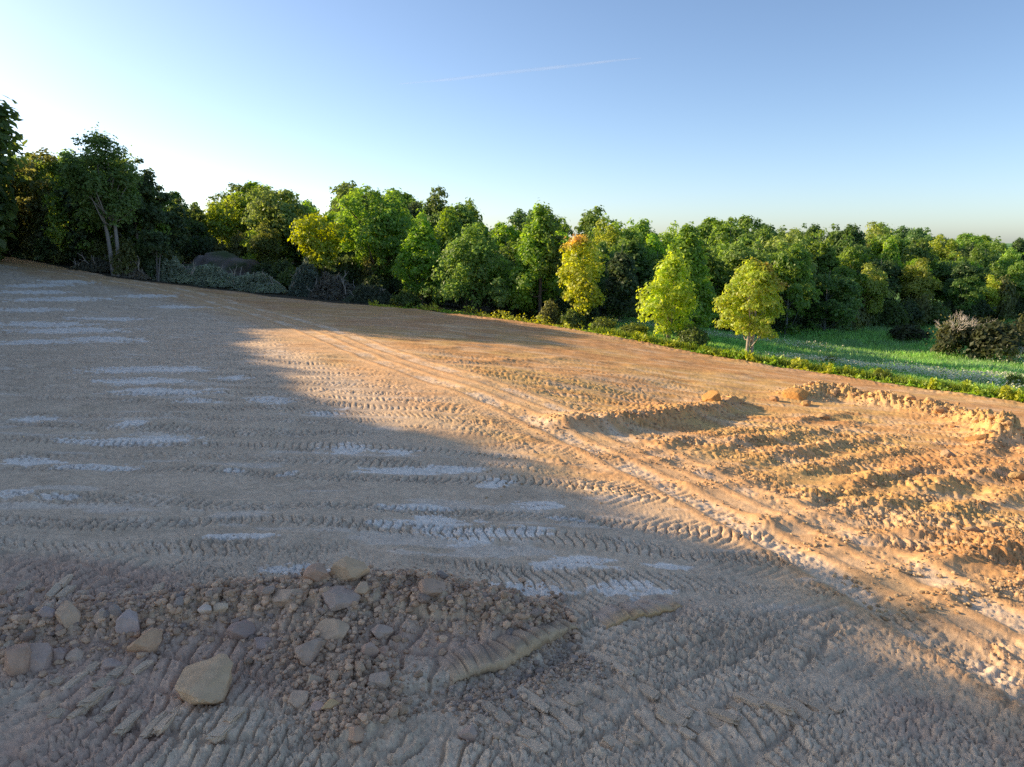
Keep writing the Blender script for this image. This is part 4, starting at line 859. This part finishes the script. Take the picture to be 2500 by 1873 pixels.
def dead_shrub(u, v, Y, hpx, wpx, seed, label):
    p = at(u, v, Y); gz = float(height(p.x, Y)[0]); r = np.random.default_rng(seed); h = hpx / F * Y; w = wpx / F * Y / 2; br = []
    def grow(a, d, ln, rd, lv):
        b = a + d * ln; m = (a + b) / 2 + r.normal(0, ln * .06, 3); br.append(tube([a, m, b], [rd, rd * .8, rd * .6], 4))
        if lv == 0: return
        for _ in range(3):
            nd = d + r.normal(0, .38, 3); nd[2] = abs(nd[2]) * .9 + .15; nd /= np.linalg.norm(nd); grow(b, nd, ln * r.uniform(.6, .85), rd * .6, lv - 1)
    e = empty('dead_shrub', (p.x, Y, gz)); tag(e, label, 'dead shrub')
    for k in range(4):
        br = []; d = np.array([r.normal(0, .4), r.normal(0, .3), 1.0]); d /= np.linalg.norm(d); grow(np.array([r.normal(0, .15), 0, 0]), d, h * .33, .06, 4)
        o = obj('stem', mesh('stem', *join(br), M_TWIG), e); o.color = (.62, .55, .48, 1)
    n_ = 420; q = r.normal(size=(n_, 3)) * np.array([w * .35, w * .3, h * .14]) + np.array([0, 0, h * .55]); vv, ff = quads(q, r.normal(size=(n_, 3)), r.uniform(.08, .18, n_), r)
    obj('foliage', mesh('foliage', vv, ff, M_LEAF, np.repeat(np.array([.36, .33, .10])[None] * r.uniform(.7, 1.2, (n_, 1)), 4, 0)), e)
dead_shrub(2312, 870, 61, 112, 75, 1, 'pale leafless shrub with yellow patches, the larger of the meadow pair')
dead_shrub(2412, 865, 60, 95, 60, 2, 'pale leafless shrub of upright twigs, the smaller of the meadow pair')
dead_shrub(2460, 900, 57, 55, 50, 3, 'grey fallen leafless shrub leaning in dark brush near the right edge')

# ---- contrail high in the sky
def contrail():
    m = bpy.data.materials.new('ice_cloud'); m.use_nodes = True; nt = m.node_tree; nt.nodes.remove(nt.nodes['Principled BSDF'])
    d = N(nt, 'ShaderNodeBsdfDiffuse'); d.inputs['Color'].default_value = (.85, .87, .9, 1); t = N(nt, 'ShaderNodeBsdfTransparent'); x = N(nt, 'ShaderNodeMixShader'); tl = N(nt, 'ShaderNodeBsdfTranslucent'); tl.inputs['Color'].default_value = (.95, .96, .98, 1); dm = N(nt, 'ShaderNodeMixShader'); dm.inputs[0].default_value = .7; nt.links.new(d.outputs[0], dm.inputs[1]); nt.links.new(tl.outputs[0], dm.inputs[2])
    tc = N(nt, 'ShaderNodeTexCoord'); nz = N(nt, 'ShaderNodeTexNoise'); nz.inputs['Scale'].default_value = .006; nz.inputs['Detail'].default_value = 4; nt.links.new(tc.outputs['Object'], nz.inputs['Vector'])
    mr = N(nt, 'ShaderNodeMapRange'); mr.inputs['From Min'].default_value = .35; mr.inputs['From Max'].default_value = .7; mr.inputs['To Min'].default_value = .03; mr.inputs['To Max'].default_value = .075; nt.links.new(nz.outputs['Fac'], mr.inputs['Value'])
    nt.links.new(mr.outputs[0], x.inputs[0]); nt.links.new(t.outputs[0], x.inputs[1]); nt.links.new(dm.outputs[0], x.inputs[2]); nt.links.new(x.outputs[0], nt.nodes['Material Output'].inputs['Surface'])
    pts = [np.array(at(u, v, 5000)) for u, v in [(975, 205), (1100, 194), (1250, 176), (1400, 160), (1500, 148), (1565, 142)]]
    me = mesh('contrail', *tube(pts, [3, 9, 11, 10, 7, 2], 8), m, smooth=True); tag(obj('contrail', me), 'faint white contrail across the upper sky', 'contrail')
contrail()
